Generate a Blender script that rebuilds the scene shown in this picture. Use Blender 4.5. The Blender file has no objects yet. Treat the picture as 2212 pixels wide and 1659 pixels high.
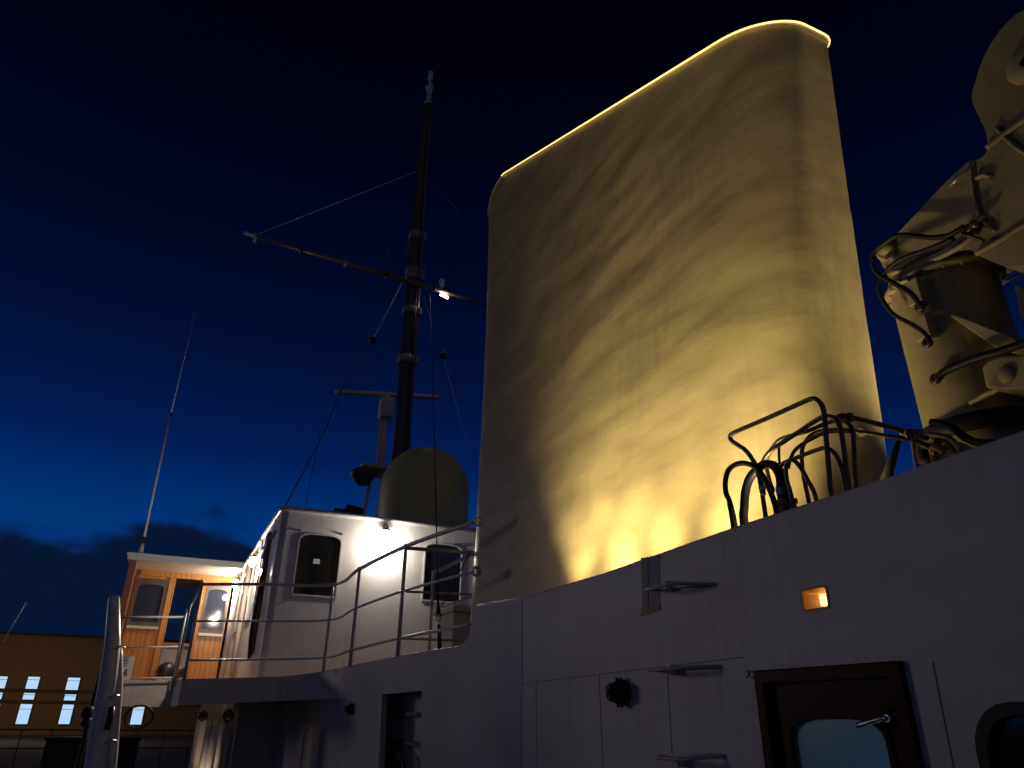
import bpy, math, random
from math import sin, cos, pi, radians, atan, atan2, hypot
from mathutils import Vector, Matrix, noise
from mathutils.geometry import tessellate_polygon
random.seed(7)
S = bpy.context.scene
COL = S.collection

# ------------------------------------------------------------------ camera
CX, CY, FOC = 1106.0, 829.5, 1537.0
VPX, VPY = 1150.0, -2450.0
PITCH = atan(FOC / hypot(VPX-CX, VPY-CY)); ROLL = atan2(VPX-CX, CY-VPY); AZ = radians(24.3)
Fv = Vector((sin(AZ)*cos(PITCH), cos(AZ)*cos(PITCH), sin(PITCH)))
R0 = Vector((cos(AZ), -sin(AZ), 0)); U0 = R0.cross(Fv)
Rv = R0*cos(ROLL) + U0*sin(ROLL); Uv = U0*cos(ROLL) - R0*sin(ROLL)
CAM = Vector((0, 0, 1.6))
cd = bpy.data.cameras.new('camera'); cam = bpy.data.objects.new('camera', cd); COL.objects.link(cam)
cd.sensor_width = 36; cd.lens = FOC/2212*36; cd.clip_end = 3000; cd.clip_start = 0.05
m = Matrix((Rv, Uv, -Fv)).transposed().to_4x4(); m.translation = CAM; cam.matrix_world = m
S.camera = cam
S.view_settings.view_transform = 'Standard'; S.view_settings.look = 'None'
S.view_settings.exposure = 0.0; S.view_settings.gamma = 1.0
S.cycles.max_bounces = 6; S.cycles.sample_clamp_indirect = 4.0

def ray(x, y): return Fv + Rv*((x-CX)/FOC) + Uv*((CY-y)/FOC)
def onX(x, y, X):
    d = ray(x, y); return CAM + d*((X-CAM.x)/d.x)
def onY(x, y, Y):
    d = ray(x, y); return CAM + d*((Y-CAM.y)/d.y)
def onZ(x, y, Z):
    d = ray(x, y); return CAM + d*((Z-CAM.z)/d.z)

# ------------------------------------------------------------------ world: deep dusk
w = bpy.data.worlds.new('World'); S.world = w; w.use_nodes = True
nt = w.node_tree; nt.nodes.clear(); N = nt.nodes.new; Lk = nt.links.new
out = N('ShaderNodeOutputWorld'); bg = N('ShaderNodeBackground'); Lk(bg.outputs[0], out.inputs[0])
tc = N('ShaderNodeTexCoord'); sep = N('ShaderNodeSeparateXYZ'); Lk(tc.outputs['Generated'], sep.inputs[0])
rp = N('ShaderNodeValToRGB'); cr = rp.color_ramp
cr.elements[0].position = 0.0; cr.elements[0].color = (.006, .06, .24, 1)
cr.elements[1].position = 1.0; cr.elements[1].color = (.0004, .0006, .003, 1)
for p, c in ((.12, (.0020, .040, .200, 1)), (.22, (.0003, .033, .180, 1)), (.31, (.0005, .0125, .085, 1)), (.41, (.0004, .0058, .042, 1)),
             (.53, (.0003, .0023, .018, 1)), (.66, (.0003, .0010, .0072, 1)), (.76, (.0003, .0006, .0036, 1))):
    e = cr.elements.new(p); e.color = c
# noise-warped clouds, low over the horizon
mp = N('ShaderNodeMapping'); mp.inputs['Scale'].default_value = (1, 1, 2.2); Lk(tc.outputs['Generated'], mp.inputs[0])
ns = N('ShaderNodeTexNoise'); ns.inputs['Scale'].default_value = 6.5; ns.inputs['Detail'].default_value = 7; ns.inputs['Roughness'].default_value = .5
Lk(mp.outputs[0], ns.inputs['Vector'])
Lk(sep.outputs['Z'], rp.inputs[0])
# density = noise + falloff(z)
fall = N('ShaderNodeMapRange'); fall.inputs['From Min'].default_value = .13; fall.inputs['From Max'].default_value = .28
fall.inputs['To Min'].default_value = .22; fall.inputs['To Max'].default_value = -.36; Lk(sep.outputs['Z'], fall.inputs['Value'])
add = N('ShaderNodeMath'); add.operation = 'ADD'; Lk(ns.outputs['Fac'], add.inputs[0]); Lk(fall.outputs[0], add.inputs[1])
low = N('ShaderNodeMapRange'); low.inputs['From Min'].default_value = .02; low.inputs['From Max'].default_value = .10
low.inputs['To Min'].default_value = -.30; low.inputs['To Max'].default_value = 0; Lk(sep.outputs['Z'], low.inputs['Value'])
add2 = N('ShaderNodeMath'); add2.operation = 'ADD'; Lk(add.outputs[0], add2.inputs[0]); Lk(low.outputs[0], add2.inputs[1])
cl = N('ShaderNodeMapRange'); cl.interpolation_type = 'SMOOTHSTEP'; cl.inputs['From Min'].default_value = .38; cl.inputs['From Max'].default_value = .56; Lk(add2.outputs[0], cl.inputs['Value'])
cm = N('ShaderNodeMixRGB'); cm.inputs['Color2'].default_value = (.0022, .0085, .032, 1); Lk(cl.outputs[0], cm.inputs['Fac']); Lk(rp.outputs[0], cm.inputs['Color1'])
# unseen town glow added behind the viewer to brighten the ship's side
bk = N('ShaderNodeMapRange'); bk.inputs['From Min'].default_value = .15; bk.inputs['From Max'].default_value = -.7; Lk(sep.outputs['Y'], bk.inputs['Value'])
gl = N('ShaderNodeMixRGB'); gl.blend_type = 'ADD'; gl.inputs['Color2'].default_value = (.0275, .0225, .0175, 1)
Lk(bk.outputs[0], gl.inputs['Fac']); Lk(cm.outputs[0], gl.inputs['Color1'])
Lk(gl.outputs[0], bg.inputs['Color']); bg.inputs['Strength'].default_value = 1.0

# last light / quay floodlight direction: low, grazing along the ship's side from forward
sl = bpy.data.lights.new('sun', 'SUN'); sl.energy = .13; sl.angle = radians(11); sl.color = (1, .82, .78)
so = bpy.data.objects.new('sun', sl); COL.objects.link(so)
sd = Vector((1, -1.15, -.16)).normalized()
so.rotation_euler = sd.to_track_quat('-Z', 'Y').to_euler()

def lamp_light(name, kind, loc, energy, color, radius=.04, target=None, spot=60, blend=.6):
    l = bpy.data.lights.new(name, kind); l.energy = energy; l.color = color; l.shadow_soft_size = radius
    o = bpy.data.objects.new(name, l); COL.objects.link(o); o.location = loc
    if kind == 'SPOT': l.spot_size = radians(spot); l.spot_blend = blend
    if target is not None: o.rotation_euler = (Vector(target)-Vector(loc)).to_track_quat('-Z', 'Y').to_euler()
    return o

# ------------------------------------------------------------------ materials
def mat(name, col, rough=.5, bump=0., scale=6., var=.12, metal=0., emit=None, es=0., stretch=(1, 1, 1), spec=.5, detail=5., col2=None, coat=0.):
    mt = bpy.data.materials.new(name); mt.use_nodes = True; n = mt.node_tree; b = n.nodes['Principled BSDF']
    T = n.nodes.new('ShaderNodeTexCoord'); M = n.nodes.new('ShaderNodeMapping'); M.inputs['Scale'].default_value = stretch
    n.links.new(T.outputs['Object'], M.inputs[0])
    X = n.nodes.new('ShaderNodeTexNoise'); X.inputs['Scale'].default_value = scale; X.inputs['Detail'].default_value = detail; X.inputs['Roughness'].default_value = .6
    n.links.new(M.outputs[0], X.inputs['Vector'])
    r = n.nodes.new('ShaderNodeValToRGB'); r.color_ramp.elements[0].position = .3; r.color_ramp.elements[1].position = .7
    c2 = col2 if col2 else tuple(min(1, c*(1+var*.5)) for c in col)
    r.color_ramp.elements[0].color = (*[c*(1-var) for c in col], 1); r.color_ramp.elements[1].color = (*c2, 1)
    n.links.new(X.outputs['Fac'], r.inputs[0]); n.links.new(r.outputs[0], b.inputs['Base Color'])
    b.inputs['Roughness'].default_value = rough; b.inputs['Metallic'].default_value = metal
    b.inputs['Specular IOR Level'].default_value = spec
    if coat: b.inputs['Coat Weight'].default_value = coat; b.inputs['Coat Roughness'].default_value = .12
    if bump:
        B = n.nodes.new('ShaderNodeBump'); B.inputs['Strength'].default_value = bump; B.inputs['Distance'].default_value = .02
        n.links.new(X.outputs['Fac'], B.inputs['Height']); n.links.new(B.outputs[0], b.inputs['Normal'])
    if emit: b.inputs['Emission Color'].default_value = (*emit, 1); b.inputs['Emission Strength'].default_value = es
    return mt

M = {}
M['white'] = mat('white_paint', (.66, .66, .66), .42, .10, 3.5, .08)
M['hull'] = mat('ship_side_white_paint', (.64, .575, .50), .5, .22, 2.2, .12, stretch=(1, .7, 1.6))
M['cream'] = mat('cream_paint', (.60, .52, .40), .45, .1, 4, .1)
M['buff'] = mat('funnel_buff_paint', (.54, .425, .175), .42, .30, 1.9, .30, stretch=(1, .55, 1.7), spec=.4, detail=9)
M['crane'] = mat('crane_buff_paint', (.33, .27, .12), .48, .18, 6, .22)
M['dome'] = mat('dome_buff_paint', (.66, .54, .18), .45, .03, 5, .08)
M['black'] = mat('black_paint', (.018, .017, .016), .42, .2, 20, .3)
M['rubber'] = mat('black_rubber', (.014, .012, .011), .5, .03, 40, .3, spec=.25)
M['bronze'] = mat('dull_pipe_metal', (.16, .12, .06), .38, .15, 30, .35, metal=.6)
M['brass'] = mat('brass_fitting', (.35, .24, .08), .35, .1, 30, .3, metal=.8)
M['steel'] = mat('worn_steel', (.45, .44, .42), .35, .1, 30, .3, metal=.8)
M['rail'] = mat('white_rail_paint', (.62, .62, .62), .35, .08, 25, .15)
M['railbuff'] = mat('buff_rail_paint', (.55, .47, .30), .4, .08, 25, .15)
M['mastwood'] = mat('dark_varnished_mast', (.065, .042, .03), .35, .1, 10, .35, stretch=(4, 4, .3), coat=.3)
M['yardwood'] = mat('varnished_yard', (.17, .10, .06), .25, .1, 12, .4, coat=.7)
M['teak'] = mat('varnished_teak', (.56, .24, .055), .30, .1, 7, .3, stretch=(5, 5, .35), coat=.4)
M['teakdark'] = mat('dark_varnished_teak', (.26, .10, .04), .3, .1, 7, .35, stretch=(5, 5, .35), coat=.4)
M['doorwood'] = mat('mahogany_door', (.055, .011, .004), .38, .04, 5, .35, stretch=(3, 3, .5), coat=.0, spec=.05)
M['greyframe'] = mat('grey_window_surround', (.10, .085, .07), .4, .1, 12, .2)
M['pane'] = mat('dark_glass', (.010, .011, .013), .06, .0, 2, .1, spec=.6)
M['panewheel'] = mat('bridge_window_glass', (.03, .035, .055), .07, .0, 2, .1, spec=.8)
M['hullcool'] = mat('grey_undercoat_plating', (.43, .42, .42), .5, .22, 2.2, .12, stretch=(1, .7, 1.6))  # side paint with the forward shade put into its colour
M['wooddeck'] = mat('oiled_deck_planks', (.58, .30, .13), .6, .2, 8, .2)
M['led'] = mat('rim_rope_light', (1, .8, .4), .4, emit=(1, .66, .20), es=1.9)  # emissive, so the funnel rim shows as a bright line
M['band'] = mat('pale_clamp_band', (.30, .29, .25), .5, .1, 20, .2)
M['seam'] = mat('seam_sealant', (.22, .20, .20), .6, .1, 20, .2)
M['tape'] = mat('masking_tape', (.42, .33, .17), .6, .3, 25, .2)
M['tapegrey'] = mat('grey_tape', (.30, .32, .33), .6, .3, 25, .2)
M['dark'] = mat('dark_interior', (.05, .042, .035), .6, .2, 10, .3)
M['wire'] = mat('rigging_wire', (.10, .11, .13), .45, .1, 40, .2, metal=.4)
M['wirelight'] = mat('pale_rigging_rope', (.8, .82, .85), .6, .1, 40, .2)
M['wareh'] = mat('warehouse_cladding', (.24, .15, .06), .7, .3, 14, .25, stretch=(6, 1, .3))
M['wareblue'] = mat('warehouse_dark_band', (.10, .055, .03), .7, .3, 3, .25)
M['warewin'] = mat('lit_warehouse_glazing', (.5, .6, .7), .4, emit=(.42, .66, .95), es=.95)
M['bulb'] = mat('glowing_bulb', (1, .95, .85), .3, emit=(1, .90, .76), es=28)
M['holeglow'] = mat('lit_square_lamp', (1, .8, .5), .4, emit=(1, .72, .34), es=1.6)
M['holewall'] = mat('ochre_inner_wall', (.50, .28, .045), .5, .1, 10, .1)
M['quay'] = mat('quay_concrete', (.10, .095, .09), .8, .4, 1.5, .3)
M['doorglass'] = mat('door_glass', (.45, .75, .85), .22, .0, 3, .05); M['doorglass'].node_tree.nodes['Principled BSDF'].inputs['Transmission Weight'].default_value = .9
M['sticker'] = mat('white_sticker', (.8, .8, .8), .5)
M['board'] = mat('white_board', (.74, .66, .58), .5, .05, 10, .1)
M['ink'] = mat('grey_print', (.12, .10, .10), .6)
M['soffit'] = mat('cream_soffit_boards', (.66, .58, .45), .4, .05, 5, .08, coat=.3)
M['lensamber'] = mat('floodlight_glass', (.9, .8, .5), .2, emit=(1, .72, .3), es=2.5)
M['inside'] = mat('cabin_curtain_light', (.2, .5, .7), .6, emit=(.045, .20, .34), es=1)
def grime(mt, amt=.16):
    n = mt.node_tree; b = n.nodes['Principled BSDF']
    T = n.nodes.new('ShaderNodeTexCoord'); Mp = n.nodes.new('ShaderNodeMapping'); Mp.inputs['Scale'].default_value = (9, 9, .7)
    X = n.nodes.new('ShaderNodeTexNoise'); X.inputs['Scale'].default_value = 1.6; X.inputs['Detail'].default_value = 8; X.inputs['Roughness'].default_value = .65
    Y = n.nodes.new('ShaderNodeTexNoise'); Y.inputs['Scale'].default_value = .9; Y.inputs['Detail'].default_value = 4
    n.links.new(T.outputs['Object'], Mp.inputs[0]); n.links.new(Mp.outputs[0], X.inputs['Vector']); n.links.new(T.outputs['Object'], Y.inputs['Vector'])
    mu = n.nodes.new('ShaderNodeMath'); mu.operation = 'MULTIPLY'; n.links.new(X.outputs['Fac'], mu.inputs[0]); n.links.new(Y.outputs['Fac'], mu.inputs[1])
    r = n.nodes.new('ShaderNodeMapRange'); r.inputs['From Min'].default_value = .22; r.inputs['From Max'].default_value = .42; r.inputs['To Max'].default_value = amt; n.links.new(mu.outputs[0], r.inputs['Value'])
    mx = n.nodes.new('ShaderNodeMixRGB'); mx.inputs['Color2'].default_value = (.20, .15, .10, 1); n.links.new(r.outputs[0], mx.inputs['Fac'])
    n.links.new(b.inputs['Base Color'].links[0].from_node.outputs[0], mx.inputs['Color1']); n.links.new(mx.outputs[0], b.inputs['Base Color'])
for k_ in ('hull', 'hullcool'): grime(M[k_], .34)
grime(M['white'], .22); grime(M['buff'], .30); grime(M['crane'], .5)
# planks on the teak: vertical grooves through a wave bump
def planks(mt, scale, axis='X', strength=.5):
    n = mt.node_tree; b = n.nodes['Principled BSDF']
    T = n.nodes.new('ShaderNodeTexCoord'); W = n.nodes.new('ShaderNodeTexWave'); W.bands_direction = axis; W.wave_profile = 'SAW'
    W.inputs['Scale'].default_value = scale; n.links.new(T.outputs['Object'], W.inputs['Vector'])
    r = n.nodes.new('ShaderNodeValToRGB'); r.color_ramp.elements[0].position = .0; r.color_ramp.elements[0].color = (0, 0, 0, 1)
    r.color_ramp.elements[1].position = .12; n.links.new(W.outputs['Fac'], r.inputs[0])
    B = n.nodes.new('ShaderNodeBump'); B.inputs['Strength'].default_value = strength; B.inputs['Distance'].default_value = .01
    n.links.new(r.outputs[0], B.inputs['Height'])
    if b.inputs['Normal'].links: n.links.new(b.inputs['Normal'].links[0].from_node.outputs[0], B.inputs['Normal'])
    n.links.new(B.outputs[0], b.inputs['Normal'])
planks(M['teak'], 2.6, 'X', .9); planks(M['wareh'], 1.1, 'X', .6); planks(M['soffit'], 1.9, 'Y', .8)

# ------------------------------------------------------------------ mesh helper
class MB:
    def __init__(s): s.v = []; s.f = []; s.sm = []
    def add(s, vs, fs, smooth=False):
        o = len(s.v); s.v += [tuple(v) for v in vs]; s.f += [tuple(i+o for i in f) for f in fs]; s.sm += [smooth]*len(fs)
        return s
    def box(s, lo, hi, mtx=None, ch=0.0):
        x0, y0, z0 = lo; x1, y1, z1 = hi
        if ch:
            vs = []; c = ch
            for (z, k) in ((z0, c), (z0+c, 0), (z1-c, 0), (z1, c)):
                a, b_, d, e = x0+k, x1-k, y0+k, y1-k
                vs += [(a+c, d, z), (b_-c, d, z), (b_, d+c, z), (b_, e-c, z), (b_-c, e, z), (a+c, e, z), (a, e-c, z), (a, d+c, z)]
            fs = [tuple(range(7, -1, -1)), tuple(range(24, 32))]
            for r in range(3):
                for i in range(8): j = (i+1) % 8; fs.append((r*8+i, r*8+j, r*8+8+j, r*8+8+i))
        else:
            vs = [(x0, y0, z0), (x1, y0, z0), (x1, y1, z0), (x0, y1, z0), (x0, y0, z1), (x1, y0, z1), (x1, y1, z1), (x0, y1, z1)]
            fs = [(3, 2, 1, 0), (4, 5, 6, 7), (0, 1, 5, 4), (1, 2, 6, 5), (2, 3, 7, 6), (3, 0, 4, 7)]
        if mtx: vs = [mtx @ Vector(v) for v in vs]
        return s.add(vs, fs)
    def tube(s, pts, r, seg=10, cap=True, closed=False):
        pts = [Vector(p) for p in pts]; n = len(pts)
        rs = r if isinstance(r, (list, tuple)) else [r]*n
        vs = []; up = None
        for i, p in enumerate(pts):
            t = (pts[min(i+1, n-1)]-pts[max(i-1, 0)]) if not closed else (pts[(i+1) % n]-pts[i-1])
            t.normalize()
            if up is None:
                up = t.orthogonal().normalized()
            up = (up - t*up.dot(t))
            if up.length < 1e-5: up = t.orthogonal()
            up.normalize(); sd_ = t.cross(up)
            for k in range(seg):
                a = 2*pi*k/seg; vs.append(p + (up*cos(a)+sd_*sin(a))*rs[i])
        fs = []
        for i in range(n if closed else n-1):
            a0 = i*seg; b0 = ((i+1) % n)*seg
            for k in range(seg): j = (k+1) % seg; fs.append((a0+k, a0+j, b0+j, b0+k))
        s.add(vs, fs, True)
        if cap and not closed:
            o = len(s.v)-n*seg
            s.f.append(tuple(o+k for k in range(seg-1, -1, -1))); s.sm.append(False)
            s.f.append(tuple(o+(n-1)*seg+k for k in range(seg))); s.sm.append(False)
        return s
    def lathe(s, prof, origin, axis=(0, 0, 1), seg=32):
        ax = Vector(axis).normalized(); u = ax.orthogonal().normalized(); v_ = ax.cross(u); o = Vector(origin)
        vs = []
        for (r, h) in prof:
            for k in range(seg):
                a = 2*pi*k/seg; vs.append(o+ax*h+(u*cos(a)+v_*sin(a))*max(r, 1e-4))
        fs = []
        for i in range(len(prof)-1):
            for k in range(seg): j = (k+1) % seg; fs.append((i*seg+k, i*seg+j, (i+1)*seg+j, (i+1)*seg+k))
        return s.add(vs, fs, True)
    def prism(s, loops, fn, d):
        # loops: [outer, holes...] in 2D; fn(u, v, w) -> 3D ; extruded from w=0 to w=d
        L3 = [[Vector((p[0], p[1], 0)) for p in lp] for lp in loops]
        tri = tessellate_polygon(L3); flat = [p for lp in L3 for p in lp]; n = len(flat)
        vs = [fn(p.x, p.y, 0) for p in flat]+[fn(p.x, p.y, d) for p in flat]
        fs = [tuple(t) for t in tri]+[tuple(n+i for i in reversed(t)) for t in tri]
        o = 0
        for lp in loops:
            k = len(lp)
            for i in range(k): j = (i+1) % k; fs.append((o+i, o+j, n+o+j, n+o+i))
            o += k
        return s.add(vs, fs)
    def build(s, name, material, parent=None, bevel=0.):
        me = bpy.data.meshes.new(name); me.from_pydata(s.v, [], s.f)
        me.polygons.foreach_set('use_smooth', s.sm); me.materials.append(material); me.update()
        o = bpy.data.objects.new(name, me); COL.objects.link(o)
        import bmesh
        bm = bmesh.new(); bm.from_mesh(me); bmesh.ops.recalc_face_normals(bm, faces=bm.faces); bm.to_mesh(me); bm.free()
        if parent: o.parent = parent; o.matrix_parent_inverse = Matrix.Translation(-parent.location)
        if bevel:
            b = o.modifiers.new('bevel', 'BEVEL'); b.width = bevel; b.segments = 2; b.limit_method = 'ANGLE'
        return o

def tag(o, label, cat, group=None, kind=None):
    if label: o['label'] = label
    if cat: o['category'] = cat
    if group: o['group'] = group
    if kind: o['kind'] = kind
    return o
def thing(name, loc, label, cat, group=None):
    o = bpy.data.objects.new(name, None); COL.objects.link(o); o.location = loc; o.empty_display_size = .1
    return tag(o, label, cat, group)
def spline(pts, n=6, closed=False):
    P = [Vector(p) for p in pts]; out_ = []
    k = len(P)
    for i in range(k if closed else k-1):
        if closed: a, b, c, d = P[i-1], P[i], P[(i+1) % k], P[(i+2) % k]
        else: a = P[max(i-1, 0)]; b = P[i]; c = P[i+1]; d = P[min(i+2, k-1)]
        for j in range(n):
            t = j/n
            out_.append(.5*((2*b)+(c-a)*t+(2*a-5*b+4*c-d)*t*t+(3*b-a-3*c+d)*t**3))
    if not closed: out_.append(P[-1])
    return out_
def arch(u0, u1, v0, v1, r, n=8, flat=.5):
    # rectangle whose top is a shallow arch with rounded shoulders (u, v) clockwise from bottom left
    pts = [(u0, v0), (u1, v0)]; c = (u0+u1)/2; hw = (u1-u0)/2
    for i in range(n*2+1):
        a = pi*i/(2*n); ca, sa = cos(a), sin(a)
        pts.append((c+hw*math.copysign(abs(ca)**flat, ca), (v1-r)+r*sa**flat if r else v1))
    return pts
def rrect(u0, u1, v0, v1, r, n=5):
    pts = []
    for (cx, cy, a0) in ((u1-r, v0+r, -pi/2), (u1-r, v1-r, 0), (u0+r, v1-r, pi/2), (u0+r, v0+r, pi)):
        for i in range(n+1): a = a0+pi/2*i/n; pts.append((cx+r*cos(a), cy+r*sin(a)))
    return pts

XW = 2.32      # plane of the ship's side house
GZ = 0.0

# ================================================================== setting
g = MB(); g.add([(-900, -900, GZ), (900, -900, GZ), (900, 900, GZ), (-900, 900, GZ)], [(0, 1, 2, 3)])
tag(g.build('quay', M['quay']), None, None, kind='structure')

# ---- warehouse
YW = 60.
tl = onY(0, 1369, YW); zt = tl.z
wr = thing('warehouse', (-10, YW, 0), 'long dark ochre clad warehouse on the quay with lit pale blue windows', 'building')
wb = MB(); wb.box((-60, YW, 0), (6.5, YW+20, zt)); wb.build('wall', M['wareh'], wr)
rb = MB(); rb.box((-60.3, YW-.25, zt), (6.8, YW+20.3, zt+.14)); rb.build('roof_edge', M['black'], wr)
for (ya, yb, d) in ((1489, 1496, .10), (1514, 1520, .12)):
    a = onY(100, ya, YW).z; b = onY(100, yb, YW).z
    q = MB(); q.box((-60, YW-d, b), (6.5, YW-.003, a)); q.build('ledge', M['wareblue'], wr)
q = MB(); zb = onY(100, 1612, YW).z; q.box((-60, YW-.5, 0.0), (6.5, YW-.004, zb if zb > .1 else .2)); q.build('plinth', M['wareblue'], wr)
wins = [(58, 84, 1462, 1488), (50, 75, 1497, 1511), (36, 68, 1521, 1564), (144, 171, 1464, 1491), (139, 164, 1500, 1513), (128, 158, 1522, 1564)]
dx = 86.0
def win(x0, x1, y0, y1):
    xm = (x0+x1)/2; a = onY(x0+ (4 if y1-y0 > 30 else 2), y0, YW); b = onY(x1-(4 if y1-y0 > 30 else 2), y1, YW)
    c = onY(xm, y0, YW); d = onY(xm, y1, YW); hw = abs(onY(x1, y0, YW).x-onY(x0, y0, YW).x)/2*(.80 if y1-y0 > 30 else .98)
    z1, z0 = c.z, d.z; X = (c.x+d.x)/2
    fr = MB(); fr.prism([[(X-hw-.08, z0-.08), (X+hw+.08, z0-.08), (X+hw+.08, z1+.08), (X-hw-.08, z1+.08)], [(X-hw, z0), (X+hw, z0), (X+hw, z1), (X-hw, z1)]],
                       lambda u, v, w_: Vector((u, YW-.06+w_, v)), .10)
    f = fr.build('window', M['black'], wr)
    p = MB(); p.box((X-hw, YW-.03, z0), (X+hw, YW-.008, z1)); po = p.build('pane', M['warewin']); po.parent = f; po.matrix_parent_inverse = f.matrix_world.inverted()
    f_m = f.matrix_parent_inverse.copy(); po.matrix_parent_inverse = Matrix.Identity(4)
    br = MB(); br.box((X-hw, YW-.05, z1-(z1-z0)*.25-.015), (X+hw, YW-.031, z1-(z1-z0)*.25+.015))
    bo = br.build('glazing_bar', M['wareh']); bo.parent = f
for (a, b, c, d) in wins: win(a, b, c, d)
for (a, b, c, d) in wins[:3]: win(a-70, b-70, c-1, d-1)
for (a, b, c, d) in wins[3:]: win(a+dx*2-18, b+dx*2-18, c+1, d+1) if d > 1550 else None
# lamp on the quay in front of the warehouse
lp = onY(-60, 1465, YW-8)
ql = thing('quay_lamp', (lp.x, lp.y, 0), 'tall quay lamp post standing in front of the warehouse', 'street lamp')
MB().tube([(lp.x, lp.y, 0), (lp.x, lp.y, lp.z+.5)], [.09, .06]).build('post', M['steel'], ql)
MB().box((lp.x-.3, lp.y-.15, lp.z+.35), (lp.x+.3, lp.y+.15, lp.z+.5)).build('lamp_head', M['black'], ql)
lamp_light('quay_light', 'POINT', (lp.x, lp.y+.5, lp.z), 170, (1, .66, .31), .15)
lamp_light('quay_light_low', 'POINT', (-3.2, YW-9, 3.2), 110, (1, .70, .30), .15)

# ================================================================== ship side house
house = thing('side_house', (XW, 3, 0), 'long white side wall of the ship below the funnel, with wooden door and folding steps', 'ship wall')
def WY(x, y): p = onX(x, y, XW); return (p.y, p.z)
top = [WY(2212, 941), WY(1920, 1040), WY(1600, 1141), WY(1300, 1245), WY(1130, 1294), WY(1028, 1310)]
s0 = (top[0][1]-top[1][1])/(top[0][0]-top[1][0])
par = [(-4.0, top[0][1]), ] + top
gap = [WY(1021, 1335), WY(1018, 1358), WY(1011, 1378), WY(1000, 1391), WY(985, 1399), WY(950, 1404), WY(860, 1418), WY(800, 1430), WY(757, 1438), WY(720, 1447)]
gap.append((12.0, gap[-1][1]))
fwd = [(12.0, 1.83), (13.05, 1.82), (13.05, 0), (-4, 0)]
outer = par+gap+fwd
hole = [WY(827, 1500), WY(912, 1492), WY(909, 1640), WY(907, 1800), WY(818, 1800), WY(821, 1640)]
d0 = WY(1634, 1449); d1 = WY(1950, 1422)
dy0, dy1 = d1[0], d0[0]; dz = d0[1]
doorh = [(dy0+.02, .03), (dy1-.02, .03), (dy1-.02, dz-.02), (dy0+.02, dz-.02)]
h0 = WY(1731, 1273); h1 = WY(1791, 1308)
sq = rrect(h1[0], h0[0], h1[1]-.005, h0[1]-.005, .012)
wq0 = WY(2107, 1560); wy1 = wq0[0]; wz1 = WY(2212, 1528)[1]
rwin = rrect(wy1-.62, wy1, .85, wz1, .13)
wmb = MB(); wmb.prism([outer, hole, doorh, sq, rwin], lambda u, v, w_: Vector((XW+w_, u, v)), .05)
wmb.build('wall', M['hull'], house)
# top capping on parapet and bulwark
capl = [Vector((XW+.02, u, v+.006)) for (u, v) in par]
MB().tube(capl, .016, 8).build('parapet_capping', M['hull'], house)
capl = [Vector((XW+.02, u, v+.004)) for (u, v) in [top[-1]]+gap]
MB().tube(spline(capl, 4), .012, 8).build('bulwark_capping', M['white'], house)
# thin strips for the panel seams
def strip(p, q_, wd, mname, nm, d=.0018):
    (a, b), (c, d_) = WY(*p), WY(*q_)
    L = hypot(c-a, d_-b); ux, uz = (c-a)/L, (d_-b)/L; nx, nz = -uz*wd/2, ux*wd/2
    q = MB(); q.prism([[(a+nx, b+nz), (c+nx, d_+nz), (c-nx, d_-nz), (a-nx, b-nz)]], lambda u, v, w_: Vector((XW-d+w_, u, v)), d-.0006)
    return q.build(nm, M[mname], house)
for p, q_ in (((1158, 1473), (1288, 1457)), ((1158, 1473), (1160, 1659)), ((1295, 1456), (1427, 1441)), ((1427, 1441), (1610, 1419)), ((1294, 1456), (1303, 1659)),
              ((1441, 1439), (1452, 1630)), ((1131, 1477), (1150, 1475)), ((2015, 1430), (2060, 1659))):
    strip(p, q_, .0045, 'seam', 'panel_seam')
# thin sheet over the forward wall; its darker colour paints in the shade
a = WY(1127, 1297); b = WY(1127, 1659)
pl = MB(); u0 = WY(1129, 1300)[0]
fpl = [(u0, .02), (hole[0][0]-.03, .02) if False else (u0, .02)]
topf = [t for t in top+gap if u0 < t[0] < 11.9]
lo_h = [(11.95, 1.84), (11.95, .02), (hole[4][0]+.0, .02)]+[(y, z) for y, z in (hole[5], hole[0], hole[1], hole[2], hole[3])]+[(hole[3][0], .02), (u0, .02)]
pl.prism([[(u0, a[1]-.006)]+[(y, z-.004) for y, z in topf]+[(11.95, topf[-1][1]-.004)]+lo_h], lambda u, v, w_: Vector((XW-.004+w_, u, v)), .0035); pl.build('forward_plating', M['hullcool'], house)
# tape
def quadmb(pts, d, base=0.):
    q = MB(); q.prism([[WY(*p) for p in pts]], lambda u, v, w_: Vector((XW-base-d+w_, u, v)), d-.0008); return q
quadmb([(1385, 1206), (1400, 1203), (1401, 1313), (1394, 1326), (1384, 1331), (1389, 1300)], .0035).build('tape_strip', M['tape'], house)
quadmb([(1402, 1203), (1425, 1197), (1426, 1312), (1403, 1314)], .0030).build('tape_strip', M['tapegrey'], house)
quadmb([(1390, 1313), (1427, 1304), (1426, 1318), (1385, 1331)], .0050).build('tape_strip', M['tape'], house)
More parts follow.
